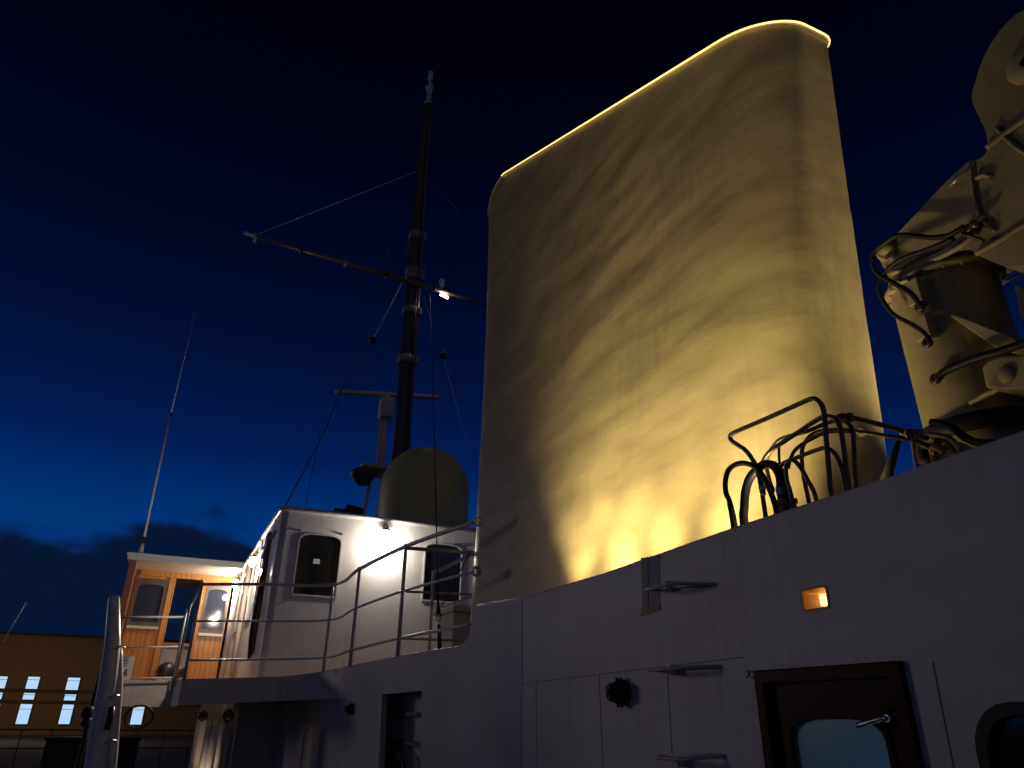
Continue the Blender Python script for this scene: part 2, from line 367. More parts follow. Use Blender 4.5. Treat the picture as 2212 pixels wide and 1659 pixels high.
# folding steps (hinged flat triangular loops)
def step(c, tip, right, z, nm='folding_step'):
    A = onX(*c, XW); B = onX(*right, XW); zz = z
    y0, y1 = B.y, A.y; ex = .13
    pts = [Vector((XW-.008, y1, A.z)), Vector((XW-ex, y1-(y1-y0)*.30, (A.z+B.z)/2-.01)), Vector((XW-ex, y0+(y1-y0)*.25, (A.z+B.z)/2-.01)), Vector((XW-.008, y0, B.z))]
    q = MB(); q.tube(spline(pts, 1), .008, 8)
    q.tube([Vector((XW-.012, y1+.01, A.z)), Vector((XW-.012, y0-.01, B.z))], .009, 8)
    q.box((XW-.05, y1-(y1-y0)*.42, A.z-.035), (XW-.002, y1-(y1-y0)*.36, A.z+.008))
    return q.build(nm, M['hull'], house)
step((1402, 1272), None, (1540, 1263), 0)
step((1410, 1446), None, (1552, 1440), 0)
step((1430, 1634), None, (1560, 1632), 0)
MB().tube(spline([onX(1613, 1449, XW-.01), onX(1618, 1453, XW-.03), onX(1618, 1458, XW-.03), onX(1614, 1463, XW-.01)], 3), .004, 6).build('hook', M['black'], house)
# lit square opening
bx = MB(); a0, a1, b0, b1 = h1[0], h0[0], h1[1]-.005, h0[1]-.005
bx.prism([rrect(a0-.006, a1+.006, b0-.006, b1+.006, .016), rrect(a0+.003, a1-.003, b0+.003, b1-.003, .010)], lambda u, v, w_: Vector((XW-.003+w_, u, v)), .20)
fo = bx.build('fairlead_opening', M['holewall'], house)
q = MB(); q.box((XW+.20, a0-.25, b0-.25), (XW+.22, a1+.25, b1+.3)); q.build('inner_panel', M['holewall'], house)
c0 = onX(1769, 1284, XW+.08); c1 = onX(1791, 1307, XW+.08)
q = MB(); q.prism([rrect(c1.y, c0.y, c1.z, c0.z, .006)], lambda u, v, w_: Vector((XW+.08+w_, u, v)), .02); q.build('square_lamp', M['holeglow'], house)
lamp_light('opening_light', 'POINT', (XW+.13, (a0+a1)/2, b1-.012), .45, (1, .62, .18), .02)
# ---- door
door = MB(); fw = .055
fr_out = [(dy0, .02), (dy1, .02), (dy1, dz), (dy0, dz)]
fr_in = [(dy0+fw, .05), (dy1-fw, .05), (dy1-fw, dz-fw), (dy0+fw, dz-fw)]
door.prism([fr_out, fr_in], lambda u, v, w_: Vector((XW-.022+w_, u, v)), .09)
dfo = door.build('door_frame', M['doorwood'], house, bevel=.006)
g0 = WY(1712, 1640); g1 = WY(1920, 1640)
gy0, gy1 = g1[0], g0[0]; gz1 = WY(1810, 1550)[1]-.004
dl = MB(); dl.prism([[(dy0+fw+.004, .055), (dy1-fw-.004, .055), (dy1-fw-.004, dz-fw-.004), (dy0+fw+.004, dz-fw-.004)], arch(gy0, gy1, .9, gz1, .10, 8, .62)], lambda u, v, w_: Vector((XW+.012+w_, u, v)), .035)
door_o = dl.build('door', M['doorwood'], house, bevel=.004)
def sub(mb, name, material, par):
    o = mb.build(name, material); o.parent = par
    o.matrix_parent_inverse = Matrix.Translation(-(par.parent.location if par.parent and par.parent.type == 'EMPTY' else Vector((0, 0, 0))))@Matrix.Identity(4)
    o.matrix_parent_inverse = (par.matrix_parent_inverse.inverted() if False else Matrix.Identity(4))
    return o
ou = arch(gy0-.018, gy1+.018, .88, gz1+.016, .11, 8, .62); inn = arch(gy0, gy1, .9, gz1, .10, 8, .62)
mdg = MB(); mdg.prism([ou, inn], lambda u, v, w_: Vector((XW+.002+w_, u, v)), .014); sub(mdg, 'moulding', M['doorwood'], door_o)
pg = MB(); pg.prism([arch(gy0-.004, gy1+.004, .89, gz1+.004, .10, 8, .62)], lambda u, v, w_: Vector((XW+.022+w_, u, v)), .006); sub(pg, 'pane', M['doorglass'], door_o)
cb = MB(); cb.box((XW+.45, dy0-.3, .05), (XW+.47, dy1+.3, 1.93)); cb.build('cabin_lining', M['white'], house)
cb = MB(); cb.box((XW+.07, dy0-.3, 1.93), (XW+.47, dy1+.3, 1.95)); cb.box((XW+.07, dy0-.32, .05), (XW+.47, dy0-.3, 1.93)); cb.box((XW+.07, dy1+.3, .05), (XW+.47, dy1+.32, 1.93)); cb.build('cabin_lining', M['dark'], house)
lamp_light('cabin_light', 'POINT', (XW+.30, (dy0+dy1)/2, 0.95), 2.4, (.16, .60, 1), .1)  # unseen blue lamp added to tint the door glass from within
hc = onX(1915, 1552, XW-.03)
hd = MB(); hd.tube([hc+Vector((.045, 0, 0)), hc], .012, 12); hd.lathe([(.0, 0), (.028, 0), (.028, .008), (.0, .012)], hc+Vector((.046, 0, 0)), (-1, 0, 0), 20)
hd.tube(spline([hc, hc+Vector((0, .012, 0)), onX(1885, 1558, XW-.032), onX(1853, 1568, XW-.028)], 4), [.008, .008, .008, .008, .008, .009, .009, .009, .009, .010, .010, .010, .011], 10)
sub(hd, 'handle', M['steel'], door_o)
hg = MB(); hz = hc
hg.lathe([(.020, 0), (.034, .002), (.036, .008), (.030, .012)], onX(1935, 1551, XW+.005), (-1, 0, 0), 20); sub(hg, 'escutcheon', M['doorwood'], door_o)
# ---- right hand window
rf = MB(); rf.prism([rrect(wy1-.635, wy1+.015, .835, wz1+.015, .14), rrect(wy1-.60, wy1-.02, .87, wz1-.02, .115)], lambda u, v, w_: Vector((XW-.008+w_, u, v)), .05)
rwo = rf.build('window', M['rubber'], house)
rp_ = MB(); rp_.prism([rrect(wy1-.60, wy1-.02, .87, wz1-.02, .115)], lambda u, v, w_: Vector((XW+.02+w_, u, v)), .006); sub(rp_, 'pane', M['pane'], rwo)
# ---- inside of the doorway-like opening: locker with shelves and hose
lk = MB(); y0_, y1_ = hole[1][0], hole[0][0]
lk.prism([[(y0_-.25, .3), (y1_+.35, .3), (y1_+.35, 1.95), (y0_-.25, 1.95)]], lambda u, v, w_: Vector((XW+.28+w_, u, v)), .02)
lk.box((XW+.051, y0_-.25, 1.93), (XW+.279, y1_+.35, 1.95)); lk.box((XW+.051, y1_+.33, .3), (XW+.279, y1_+.35, 1.93)); lk.box((XW+.051, y0_-.27, .3), (XW+.279, y0_-.25, 1.93))
lk.build('locker_lining', M['cream'], house)
for (px_, py_) in ((870, 1542), (870, 1600), (870, 1655)):
    p = onX(px_, py_, XW+.36); q = MB(); q.box((XW+.20, y0_-.24, p.z-.02), (XW+.275, y1_+.32, p.z+.015)); q.build('shelf', M['dark'], house)
hs = MB()
for k in range(4):
    c = onX(852+k*3, 1652+k*2, XW+.17-k*.025); r = .30-.03*k
    hs.tube([c+Vector((0, cos(t)*r*1.1, sin(t)*r-.12)) for t in [pi*i/14 for i in range(15)]], .012, 8)
tag(hs.build('hose_coil', M['rubber']), 'coiled black hose hanging in the open locker of the white side wall', 'hose')
jb = MB(); jb.prism([[(hole[0][0]+.02, .5), (hole[0][0]+.02, hole[0][1]+.015), (hole[0][0]-.012, hole[0][1]+.015), (hole[5][0]-.012, .5)]], lambda u, v, w_: Vector((XW-.01+w_, u, v)), .009)
jb.build('opening_jamb', M['hull'], house)

# vertical recessed grab rails near the forward end
for px_ in (658, 692):
    t_ = onX(px_, 1578, XW-.045)
    q = MB(); q.tube([Vector((XW-.002, t_.y, t_.z+.03)), Vector((XW-.045, t_.y, t_.z)), Vector((XW-.045, t_.y, .45)), Vector((XW-.002, t_.y, .42))], .028, 10)
    q.build('grab_rail', M['hull'], house)

# ---- inner deck / top slab behind the parapet
dk = MB(); dk.prism([[(XW+.052, -4), (9, -4), (9, 13), (XW+.052, 13)]], lambda u, v, w_: Vector((u, v, 1.955+w_)), .03)
tag(dk.build('boat_deck', M['cream']), None, None, kind='structure')

# ================================================================== bridge wing platform
wing = thing('bridge_wing', (.3, 14, 1.7), 'white bridge wing platform with deep fascia jutting out left of the funnel', 'deck platform')
plan = [(XW, 10.6), (XW-.02, 11.0), (2.24, 11.35), (2.10, 11.62), (1.85, 11.82), (1.5, 11.93), (1.0, 12.02), (.30, 12.12)]
tp = [(985, 1399)]
fz = [2.19, 2.195, 2.19, 2.175, 2.165, 2.155, 2.14, 2.07]
def topz_at(X, Y):
    # top of fascia as read along the edge curve
    v = Vector((X, Y, 2.1))-CAM; zc = v.dot(Fv); px_ = CX+FOC*v.dot(Rv)/zc
    tab = [(430, 1466), (520, 1464), (600, 1462), (650, 1457), (700, 1449.5), (760, 1437), (800, 1430), (860, 1418)]
    for (a_, b_), (c_, d_) in zip(tab, tab[1:]):
        if a_ <= px_ <= c_ or (px_ < tab[0][0]): break
    yy = b_+(d_-b_)*(px_-a_)/(c_-a_)
    return onY(px_, yy, Y).z
def botz_at(X, Y):
    v = Vector((X, Y, 1.8))-CAM; zc = v.dot(Fv); px_ = CX+FOC*v.dot(Rv)/zc
    yy = 1522-(px_-430)*.045
    return onY(px_, yy, Y).z
fm = MB(); n = len(plan); vs = []
smooth_plan = [(p.x, p.y) for p in spline([Vector((a, b, 0)) for a, b in plan], 4)]
for (a_, b_) in smooth_plan:
    tz = topz_at(a_, b_); bz = botz_at(a_, b_) if b_ > 11.3 else 1.80
    vs += [(a_-.003, b_, bz), (a_-.003, b_, tz), (a_+.03, b_+.04, tz), (a_+.03, b_+.04, bz)]
fs = []
for i in range(len(smooth_plan)-1):
    for k in range(4): j = (k+1) % 4; fs.append((i*4+k, i*4+j, i*4+4+j, i*4+4+k))
fm.add(vs, fs, False); 
# outboard return + second fascia
zA = topz_at(.3, 12.12); zB = botz_at(.3, 12.12)
zC = onY(330, 1470, 17.5).z; zD = onY(330, 1527, 17.5).z
fm.prism([[(12.12, zB), (17.5, zD), (17.5, zC), (12.12, zA)]], lambda u, v, w_: Vector((.30+w_, u, v)), .03)
xl = onY(262, 1470, 17.5).x
fm.prism([[(xl-.2, zD), (.299, zD), (.299, zC), (xl-.2, zC)]], lambda u, v, w_: Vector((u, 17.5+w_, v)), .03)
fm.prism([[(17.5, zD), (22, zD), (22, zC), (17.5, zC)]], lambda u, v, w_: Vector((xl-.23+w_, u, v)), .03)
fm.build('fascia', M['hull'], wing)
ds = MB()
ds.prism([[(2.3, 11.6), (2.1, 11.8), (1.5, 12.0), (.34, 12.2), (.34, 17.55), (xl-.19, 17.55), (xl-.19, 22), (6, 22), (6, 11.6)]], lambda u, v, w_: Vector((u, v, 1.86+w_)), .12)
ds.build('deck', M['hull'], wing)
MB().box((.36, 12.25, 1.981), (6, 22, 1.995)).build('planking', M['wooddeck'], wing)
MB().box((xl-.15, 17.6, 1.981), (.35, 22, 1.995)).build('planking', M['wooddeck'], wing)
# underside structure: recess walls, pillar
rw = MB(); rx0 = onY(500, 1520, 16.).x; rx1 = onY(680, 1520, 14.5).x
rw.box((onY(505, 1600, 16).x, 16, 0), (6, 16.1, 1.855)); rw.box((2.325, 13.06, 0), (2.37, 15.99, 1.85))
rw.build('recess_wall', M['hull'], wing)
rq = MB(); a = onY(600, 1565, 15.99); b = onY(672, 1659, 15.99); rq.box((a.x, 15.975, .3), (b.x+.35, 15.999, a.z)); rq.build('recess_panel', M['hull'], wing)
pil = MB(); pa = onY(430, 1560, 13.2); pb = onY(500, 1560, 13.2); pil.box((pa.x, 13.2, 0), (pb.x, 13.9, 1.855), ch=.03); pil.build('pillar', M['hull'], wing)
for (xt, xb) in ((452, 442), (465, 457), (482, 474)):
    t_ = onY(xt, 1568, 13.13)
    q = MB(); q.tube([Vector((t_.x, 13.19, t_.z+.05)), Vector((t_.x, 13.13, t_.z)), Vector((t_.x, 13.13, .1))], .042, 10); q.build('vertical_pipe', M['rail'], wing)
lamp_light('pillar_light', 'SPOT', ((pa.x+pb.x)/2-.1, 12.85, .35), 16, (1, .72, .5), .03, ((pa.x+pb.x)/2-.05, 13.08, 1.4), 60, .8)

# ================================================================== rails
def node(p, z=3.40): return onZ(*p, z)
tops = [node((720, 1263)), node((777, 1229)), node((877, 1180)), node((1027, 1127))]
rail = thing('side_railing', (2.2, 9, 2.2), 'white three bar railing sweeping up along the deck edge to the funnel', 'railing')
def at_xy(px, py, ref): return onY(px, py, ref.y)
p435 = node((437, 1262), 3.30)
T = [p435, node((560, 1262), 3.36)]+tops
rcurve = spline([p435, node((560, 1262), 3.37), tops[0], tops[1], tops[2], tops[3]], 6)
MB().tube(rcurve, .024, 10).build('top_bar', M['rail'], rail)
mids = [onY(392+20, 1341, p435.y), onY(560, 1341.5, 11.9), onY(716, 1340, tops[0].y), onY(767, 1314, tops[1].y), onY(868, 1277, tops[2].y), onY(1024, 1235, tops[3].y)]
lows = [onY(400, 1426, p435.y), onY(560, 1424.5, 11.9), onY(705, 1420.5, tops[0].y), onY(757, 1404.5, tops[1].y), onY(861, 1379, tops[2].y), onY(1014, 1348, tops[3].y)]
for k, pts in enumerate((mids, lows)):
    for i, t_ in enumerate((p435, None, tops[0], tops[1], tops[2], tops[3])):
        if t_ is not None: pts[i] = Vector((t_.x, t_.y, pts[i].z))
    MB().tube(spline(pts, 6), .016, 8).build('middle_bar' if k == 0 else 'lower_bar', M['rail'], rail)
for t_, base in ((p435, (412, 1470)), (tops[0], (704, 1449)), (tops[1], (755, 1438)), (tops[2], (860, 1419))):
    zb_ = onY(*base, t_.y).z-.012
    q = MB(); q.tube([Vector((t_.x, t_.y, zb_)), t_], [.024, .020], 10)
    q.lathe([(0, -.034), (.030, -.02), (.036, 0), (.030, .02), (0, .034)], t_, (0, 0, 1), 12)
    q.build('stanchion', M['rail'], rail)
for t_ in (tops[3], mids[5]):
    q = MB(); q.lathe([(.05, -.02), (.055, 0), (.05, .014), (.03, .03)], t_+Vector((.02, -.02, 0)), (-.4, .9, 0), 16); q.build('wall_flange', M['rail'], rail)
# wing rail : along and across
wr_ = thing('wing_railing', (.3, 15, 2.2), 'white railing on the bridge wing between the leaning tube and the doors', 'railing')
f0 = node((400, 1333), 3.27); f0 = onY(400, 1333, 17.4); f1 = onY(258, 1333, 17.4)
q = MB(); q.tube([f1, f0], .024, 10); q.tube([f0, f0*.35+p435*.65+Vector((0, 0, .0)), p435], .022, 10); q.build('top_bar', M['rail'], wr_)
for y_a, y_b, nm in ((1398, 1397, 'middle_bar'), (1466, 1464, 'lower_bar')):
    a = onY(378+ (8 if y_a < 1420 else 0), y_b, 17.4); b = onY(258, y_a, 17.4)
    a.x = f0.x
    MB().tube([b, a], .017, 8).build(nm, M['rail'], wr_)
for X, Y in ((f0.x, 17.4), (f0.x-.02, 15.6), (f0.x-.01, 13.9)):
    zt_ = f0.z+(p435.z-f0.z)*(17.4-Y)/(17.4-p435.y)
    MB().tube([(X, Y, 2.0), (X, Y, zt_)], .022, 10).build('stanchion', M['rail'], wr_)
# inner stair rails
ir = thing('inner_railing', (3, 8.2, 2.1), 'cream cross rail behind the curved railing beside the locker', 'railing')
Yr = tops[2].y+.05
for ya, yb, xa, xb in ((1184, 1195, 879, 1030), (1278, 1284, 877, 1030), (1379, 1384, 868, 1000)):
    MB().tube([onY(xa, ya, Yr), onY(xb, yb, Yr)], .022 if ya < 1200 else .014, 8).build('cross_bar', M['railbuff'], ir)
sr = thing('stair_handrail', (3, 9.5, 2.1), 'white sloping handrail with short post in front of the far deckhouse window', 'railing')
Ys = 9.6
a = onY(937, 1237, Ys)
q = MB(); q.tube([a, onY(1030, 1193, Ys)], .026, 10); q.lathe([(0, -.035), (.035, 0), (0, .035)], a, (0, 0, 1), 12); q.build('top_bar', M['rail'], sr)
MB().tube([a, Vector((a.x, a.y, onY(929, 1412, Ys).z))], .022, 10).build('post', M['railbuff'], sr)
MB().tube([onY(955, 1314, Ys), onY(1030, 1284, Ys)], .02, 8).build('lower_bar', M['rail'], sr)

# locker
lc0 = onY(977, 1312, 8.9); lc1 = onY(1040, 1395, 8.9)
lo = thing('deck_locker', (lc0.x, 8.9, 2.1), 'cream deck locker with sloping lid behind the railing end', 'locker')
q = MB(); q.box((lc0.x+.02, 8.9, 2.08), (lc0.x+1.0, 9.5, lc0.z-.05)); q.build('body', M['cream'], lo, bevel=.01)
q = MB(); q.box((lc0.x, 8.87, lc0.z-.049), (lc0.x+1.02, 9.52, lc0.z+.03)); q.build('lid', M['cream'], lo, bevel=.01)

# ================================================================== deckhouse
YD = 13.0; XL = 1.42
zt = onY(612, 1101, YD).z
dh = thing('deckhouse', (3, YD, 2.0), 'white deckhouse with rounded corner and two arched windows left of the funnel', 'deckhouse')
def DX(x, y): p = onY(x, y, YD); return (p.x, p.z)
w1a, w1b = DX(640, 1290), DX(735, 1160); x0, x1 = DX(638, 1240)[0], DX(729, 1240)[0]
wz0, wz1_ = DX(680, 1286)[1], DX(688, 1156)[1]
x2, x3 = DX(915, 1240)[0], DX(988, 1240)[0]; w2z0, w2z1 = DX(950, 1298)[1], DX(955, 1178)[1]
x2 = DX(916, 1240)[0]; w2 = x1-x0
x3 = x2+w2
def wloop(a, b, z0, z1): return arch(a, b, z0, z1, .16, 8, .6)
aft = MB(); XR = 7.2
aft.prism([[(XL+.12, 2.0), (XR, 2.0), (XR, zt), (XL+.12, zt)], wloop(x0, x1, wz0, wz1_), wloop(x2, x3, w2z0+.0, w2z0+(wz1_-wz0))],
          lambda u, v, w_: Vector((u, YD+w_, v)), .05)
# rounded corner and outboard side
cr_pts = [(XL+.12-.12*sin(t), YD+.12-.12*cos(t)) for t in [pi/2*i/6 for i in range(7)]]
vs = []; fs = []
for (a_, b_) in cr_pts+[(XL, 20.6)]: vs += [(a_, b_, 2.0), (a_, b_, zt)]
for i in range(len(cr_pts)): fs.append((i*2, i*2+1, i*2+3, i*2+2))
aft.add(vs, fs, True)
aft.build('wall', M['white'], dh)
# roof with bead
q = MB(); q.box((XL+.02, YD+.02, zt-.02), (XR, 20.5, zt+.05)); q.build('roof', M['white'], dh)
bead = [Vector((XR, YD-.02, zt+.03)), Vector((XL+.12, YD-.02, zt+.03))]+[Vector((a_-.01, b_-.01, zt+.03)) for a_, b_ in cr_pts]+[Vector((XL-.02, 20.5, zt+.03))]
MB().tube(bead, .045, 10).build('roof_bead', M['rail'], dh)
MB().tube([Vector((XL-.03, YD+.35, zt-.32)), Vector((XL-.03, 19.5, zt-.32))], .03, 8).build('side_pipe', M['rail'], dh)
for (a_, b_, z0_, z1_) in ((x0, x1, wz0, wz1_), (x2, x3, w2z0, w2z0+(wz1_-wz0))):
    f = MB(); f.prism([arch(a_-.024, b_+.024, z0_-.024, z1_+.024, .175, 8, .6), wloop(a_, b_, z0_, z1_)], lambda u, v, w_: Vector((u, YD-.022+w_, v)), .03)
    fo_ = f.build('window', M['rail'], dh)
    p = MB(); p.prism([wloop(a_-.002, b_+.002, z0_-.002, z1_+.002)], lambda u, v, w_: Vector((u, YD+.012+w_, v)), .008); sub(p, 'pane', M['pane'], fo_)
c_ = onY(684, 1213, YD); q = MB(); q.box((c_.x-.055, YD+.004, c_.z-.04), (c_.x+.055, YD+.010, c_.z+.045)); q.build('sticker', M['sticker'], dh)
for p in ((648, 1146), (738, 1154), (979, 1176), (1000, 1178), (629, 1290), (925, 1303), (1008, 1309)):
    c_ = onY(*p, YD); q = MB(); q.lathe([(.018, 0), (.018, .02), (.008, .05), (0, .055)], c_, (0, -1, 0), 8); q.build('stud', M['greyframe'], dh)
# side face windows and boards
def SY(x, y): p = onX(x, y, XL); return (p.y, p.z)
for (ya, yb) in ((14.55, 15.25), (15.75, 16.6), (17.3, 18.1), (18.6, 19.6)):
    z0_, z1_ = 3.38, 4.55
    f = MB(); f.prism([arch(ya-.06, yb+.06, z0_-.06, z1_+.06, .2, 8, .6), arch(ya, yb, z0_, z1_, .16, 8, .6)], lambda u, v, w_: Vector((XL-.03+w_, u, v)), .028)
    fo_ = f.build('window', M['rail'], dh)
    p = MB(); p.prism([arch(ya, yb, z0_, z1_, .16, 8, .6)], lambda u, v, w_: Vector((XL-.012+w_, u, v)), .008); sub(p, 'pane', M['panewheel'], fo_)
for Yp, rp2 in ((17.0, .05), (19.9, .06)): MB().tube([(XL-.07, Yp, 2.1), (XL-.07, Yp, zt-.15)], rp2, 10).build('drain_pipe', M['cream'], dh)
# hinged varnished door folded against side
q = MB(); q.box((XL-.075, 14.02, 2.55), (XL-.02, 14.42, 4.72), ch=.008); dso = q.build('side_door', M['teakdark'], dh)
q = MB(); q.box((XL-.082, 14.08, 3.5), (XL-.0755, 14.36, 4.4)); sub(q, 'pane', M['pane'], dso)
q = MB(); q.tube([(XL-.10, 14.0, 3.45), (XL-.12, 13.9, 3.3), (XL-.10, 13.86, 3.2)], .03, 8); sub(q, 'handle', M['steel'], dso)
tag(MB().tube(spline([(XL-.10, 13.62, 3.85), (XL-.12, 13.60, 3.4), (XL-.13, 13.66, 2.9), (XL-.10, 13.6, 2.45)], 4), .035, 8).build('rolled_flag', M['black']), 'dark furled cloth roll hanging down the deckhouse corner', 'cloth roll')

def cage_lamp(px, wallp, nrm, label, watts, size=.1):
    o = thing('deck_lamp', wallp, label, 'lamp', 'lit caged lamps on the deckhouse')
    n_ = Vector(nrm); c = Vector(wallp)+n_*.13
    q = MB(); q.tube(spline([Vector(wallp), Vector(wallp)+n_*.08+Vector((0, 0, .02)), c+Vector((0, 0, 0)), c-Vector((0, 0, .05))], 3), .018, 8); q.lathe([(0, 0), (.05, 0), (.05, .02), (0, .022)], wallp, nrm, 16)
    q.lathe([(.03, .0), (.055, -.02), (.058, -.05), (.055, -.06)], c-Vector((0, 0, .03)), (0, 0, 1), 16); q.build('bracket', M['brass'], o)
    b = c-Vector((0, 0, .17))
    q = MB(); q.lathe([(.0, .09), (.055, .085), (.068, .03), (.064, -.04), (.04, -.095), (0, -.12)], b, (0, 0, 1), 16); q.build('glass', M['bulb'], o)
    q = MB()
    for k in range(6):
        a_ = 2*pi*k/6; d_ = Vector((cos(a_), sin(a_), 0))
        q.tube([b+d_*.076+Vector((0, 0, .10)), b+d_*.076+Vector((0, 0, -.04)), b+d_*.03+Vector((0, 0, -.12))], .004, 5)
    q.build('cage', M['brass'], o)
    lamp_light('deck_light', 'POINT', b+n_*.10+Vector((0, 0, -.20)), watts, (1, .86, .72), .06)
    return o
lw = onY(832, 1140, YD)
cage_lamp(None, Vector((lw.x, YD, lw.z)), (0, -1, 0), 'lit caged lamp between the two arched windows of the white deckhouse', 64)
l1 = onX(549, 1195, XL-.13); l2 = onX(500, 1262, XL-.13)
cage_lamp(None, Vector((XL, l1.y, l1.z)), (-1, 0, 0), 'lit caged lamp under the roof edge on the outboard side of the deckhouse', 110)
cage_lamp(None, Vector((XL, min(l2.y, 19.8), l2.z)), (-1, 0, 0), 'lit caged lamp beside the varnished door of the bridge wing shelter', 75)

# ================================================================== bridge wing shelter (varnished)
YS, YE = 20.4, 19.0
sh = thing('wing_shelter', (0, YS, 2.1), 'varnished wooden wheelhouse wing under a flat cream roof with two windowed doors', 'wheelhouse')
sx0 = onY(276, 1200, YE).x; sz = onY(400, 1204, YE).z; szb = onY(400, 1217, YE).z
q = MB(); q.box((sx0, YE, szb), (XL-.05, YE+.05, sz-.055)); q.box((sx0-.02, YE-.03, sz-.054), (XL-.05, YE+.1, sz)); q.build('roof_fascia', M['rail'], sh)
q = MB(); q.box((sx0+.01, YE+.101, sz-.05), (XL-.05, 23, sz-.005)); q.build('roof', M['white'], sh)
q = MB(); q.box((sx0+.02, YE+.051, szb-.005), (XL-.06, 22.9, szb+.04)); q.build('soffit', M['soffit'], sh)
zhd = onY(400, 1243, YS).z
zf = 2.0
def QX(x, y): return onY(x, y, YS)
# header and posts
def bar(xa, xb, z0_, z1_, y0_, y1_, nm, mt): 
    q = MB(); q.box((xa, y0_, z0_), (xb, y1_, z1_), ch=.006); return q.build(nm, M[mt], sh)
xa = QX(282, 1330).x
bar(xa, XL-.08, QX(400, 1250).z, szb-.006, YS, YS+.12, 'header', 'teak')
q = MB(); q.box((sx0+.06, YE+.15, zf), (sx0+.22, YE+.50, szb-.006), ch=.01); q.build('corner_post', M['teakdark'], sh)
q = MB(); q.box((sx0+.08, YE+.52, zf), (sx0+.14, YS+.1, szb-.006)); q.build('side_panel', M['teakdark'], sh)
ppx = [(354, 1345, .15), (424, 1354, .10)]
posts_x = []
for (x_, y_, wd) in ppx:
    c = QX(x_, y_).x; posts_x.append((c-wd/2, c+wd/2)); bar(c-wd/2, c+wd/2, zf, QX(400, 1250).z-.002, YS-.03, YS+.10, 'post', 'teak')
bar(sx0+.15, QX(277, 1330).x-.005, zf, szb-.006, YS+.02, YS+.07, 'end_panel', 'teakdark')
# left door leaf
def leaf(x0_, x1_, nm, matn, framem, zwin0, zwin1, zt_, I=.075):
    f = MB(); f.prism([[(x0_, zf), (x1_, zf), (x1_, zt_), (x0_, zt_)], arch(x0_+I, x1_-I, zwin0, zwin1, .14, 8, .6)], lambda u, v, w_: Vector((u, YS+.01+w_, v)), .05)
    o = f.build(nm, M[matn], sh)
    g_ = MB(); g_.prism([arch(x0_+.02, x1_-.02, zwin0-.09, zwin1+.14, .05, 6, .3), arch(x0_+I, x1_-I, zwin0, zwin1, .14, 8, .6)], lambda u, v, w_: Vector((u, YS-.012+w_, v)), .02); sub(g_, 'window_surround', M['greyframe'], o)
    p = MB(); p.prism([arch(x0_+I-.01, x1_-I+.01, zwin0-.01, zwin1+.01, .14, 8, .6)], lambda u, v, w_: Vector((u, YS+.02+w_, v)), .01); sub(p, 'pane', M['panewheel'], o)
    s_ = MB(); s_.box((x0_+.02, YS-.05, zwin0-.16), (x1_-.02, YS-.013, zwin0-.095)); sub(s_, 'sill', M['soffit'], o)
    return o
zl0 = QX(330, 1356).z; zl1 = QX(320, 1262).z
leaf(QX(277, 1330).x, posts_x[0][0]-.005, 'door', 'teak', '', zl0+.12, zl1, QX(400, 1250).z-.004)
zr0 = QX(455, 1360).z; zr1 = QX(468, 1275).z
leaf(posts_x[1][1]+.005, XL-.16, 'door', 'teak', '', zr0, zr1+.02, QX(400, 1250).z-.004)
# low white panel in the doorway and things
a = QX(352, 1408); b = QX(425, 1462)
q = MB(); q.box((posts_x[0][1]+.01, YS+.25, zf), (posts_x[1][0]-.01, YS+.28, QX(390, 1393).z)); q.build('low_bulwark', M['white'], sh)
q = MB(); q.box((posts_x[0][1], YS+.0, QX(390, 1393).z-.03), (posts_x[1][0], YS+.3, QX(390, 1393).z+.04)); q.build('rail_cap', M['teakdark'], sh)
q = MB(); c = QX(392, 1425); q.box((c.x-.05, YS+.17, zf), (c.x+.05, YS+.249, QX(390, 1393).z-.031)); q.build('stiffener', M['cream'], sh)
for i, (x_, y_, r_) in enumerate(((358, 1447, .20), (383, 1450, .15))):
    c = onY(x_, y_, YS-.35)
    q = MB(); q.lathe([(0, -.5*r_*2), (r_*.9, -.9*r_), (r_, -.2*r_), (r_*.85, .5*r_), (r_*.35, .8*r_), (0, .85*r_)], c, (0, 0, 1), 14)
    for v in range(len(q.v)):
        x, y, z = q.v[v]; nn = noise.noise(Vector((x*5, y*5, z*5+i))); q.v[v] = (x+nn*.04, y+nn*.04, z+nn*.03)
    q.v = [(x, y, z) for x, y, z in q.v]
    tag(q.build('kit_bag', M['black']), ['larger dark kit bag on the wing deck in the wheelhouse doorway', 'smaller dark kit bag at the right of the wheelhouse doorway'][i], 'bag')
# white notice board with print
bd = thing('notice_board', onY(277, 1440, 17.3), 'white board with grey print fixed to the left end of the wing railing', 'sign')
P = [onY(263, 1415, 17.3), onY(296, 1417, 17.3)]; zb0 = onY(275, 1467, 17.3).z
q = MB(); q.prism([rrect(P[0].x-.05, P[1].x-.03, zb0-.02, P[0].z, .04)], lambda u, v, w_: Vector((u, 17.3+w_, v)), .03); q.build('panel', M['board'], bd)
q = MB(); bx0 = P[0].x; ww = P[1].x-P[0].x
for k in range(3): q.box((bx0+ww*.12, 17.296, P[0].z-.12-k*.045), (bx0+ww*(.55-.05*k), 17.299, P[0].z-.10-k*.045))
q.build('print', M['ink'], bd)
q = MB(); cxx = bx0+ww*.45; cz = P[0].z-.33
q.box((cxx-.03, 17.2955, cz-.02), (cxx+.04, 17.2985, cz+.02)); q.lathe([(.025, 0), (.025, .002), (0, .0025)], Vector((cxx+.015, 17.298, cz+.05)), (0, -1, 0), 12); q.box((cxx-.045, 17.2955, cz-.05), (cxx+.05, 17.2985, cz-.025)); q.build('symbol', M['ink'], bd)

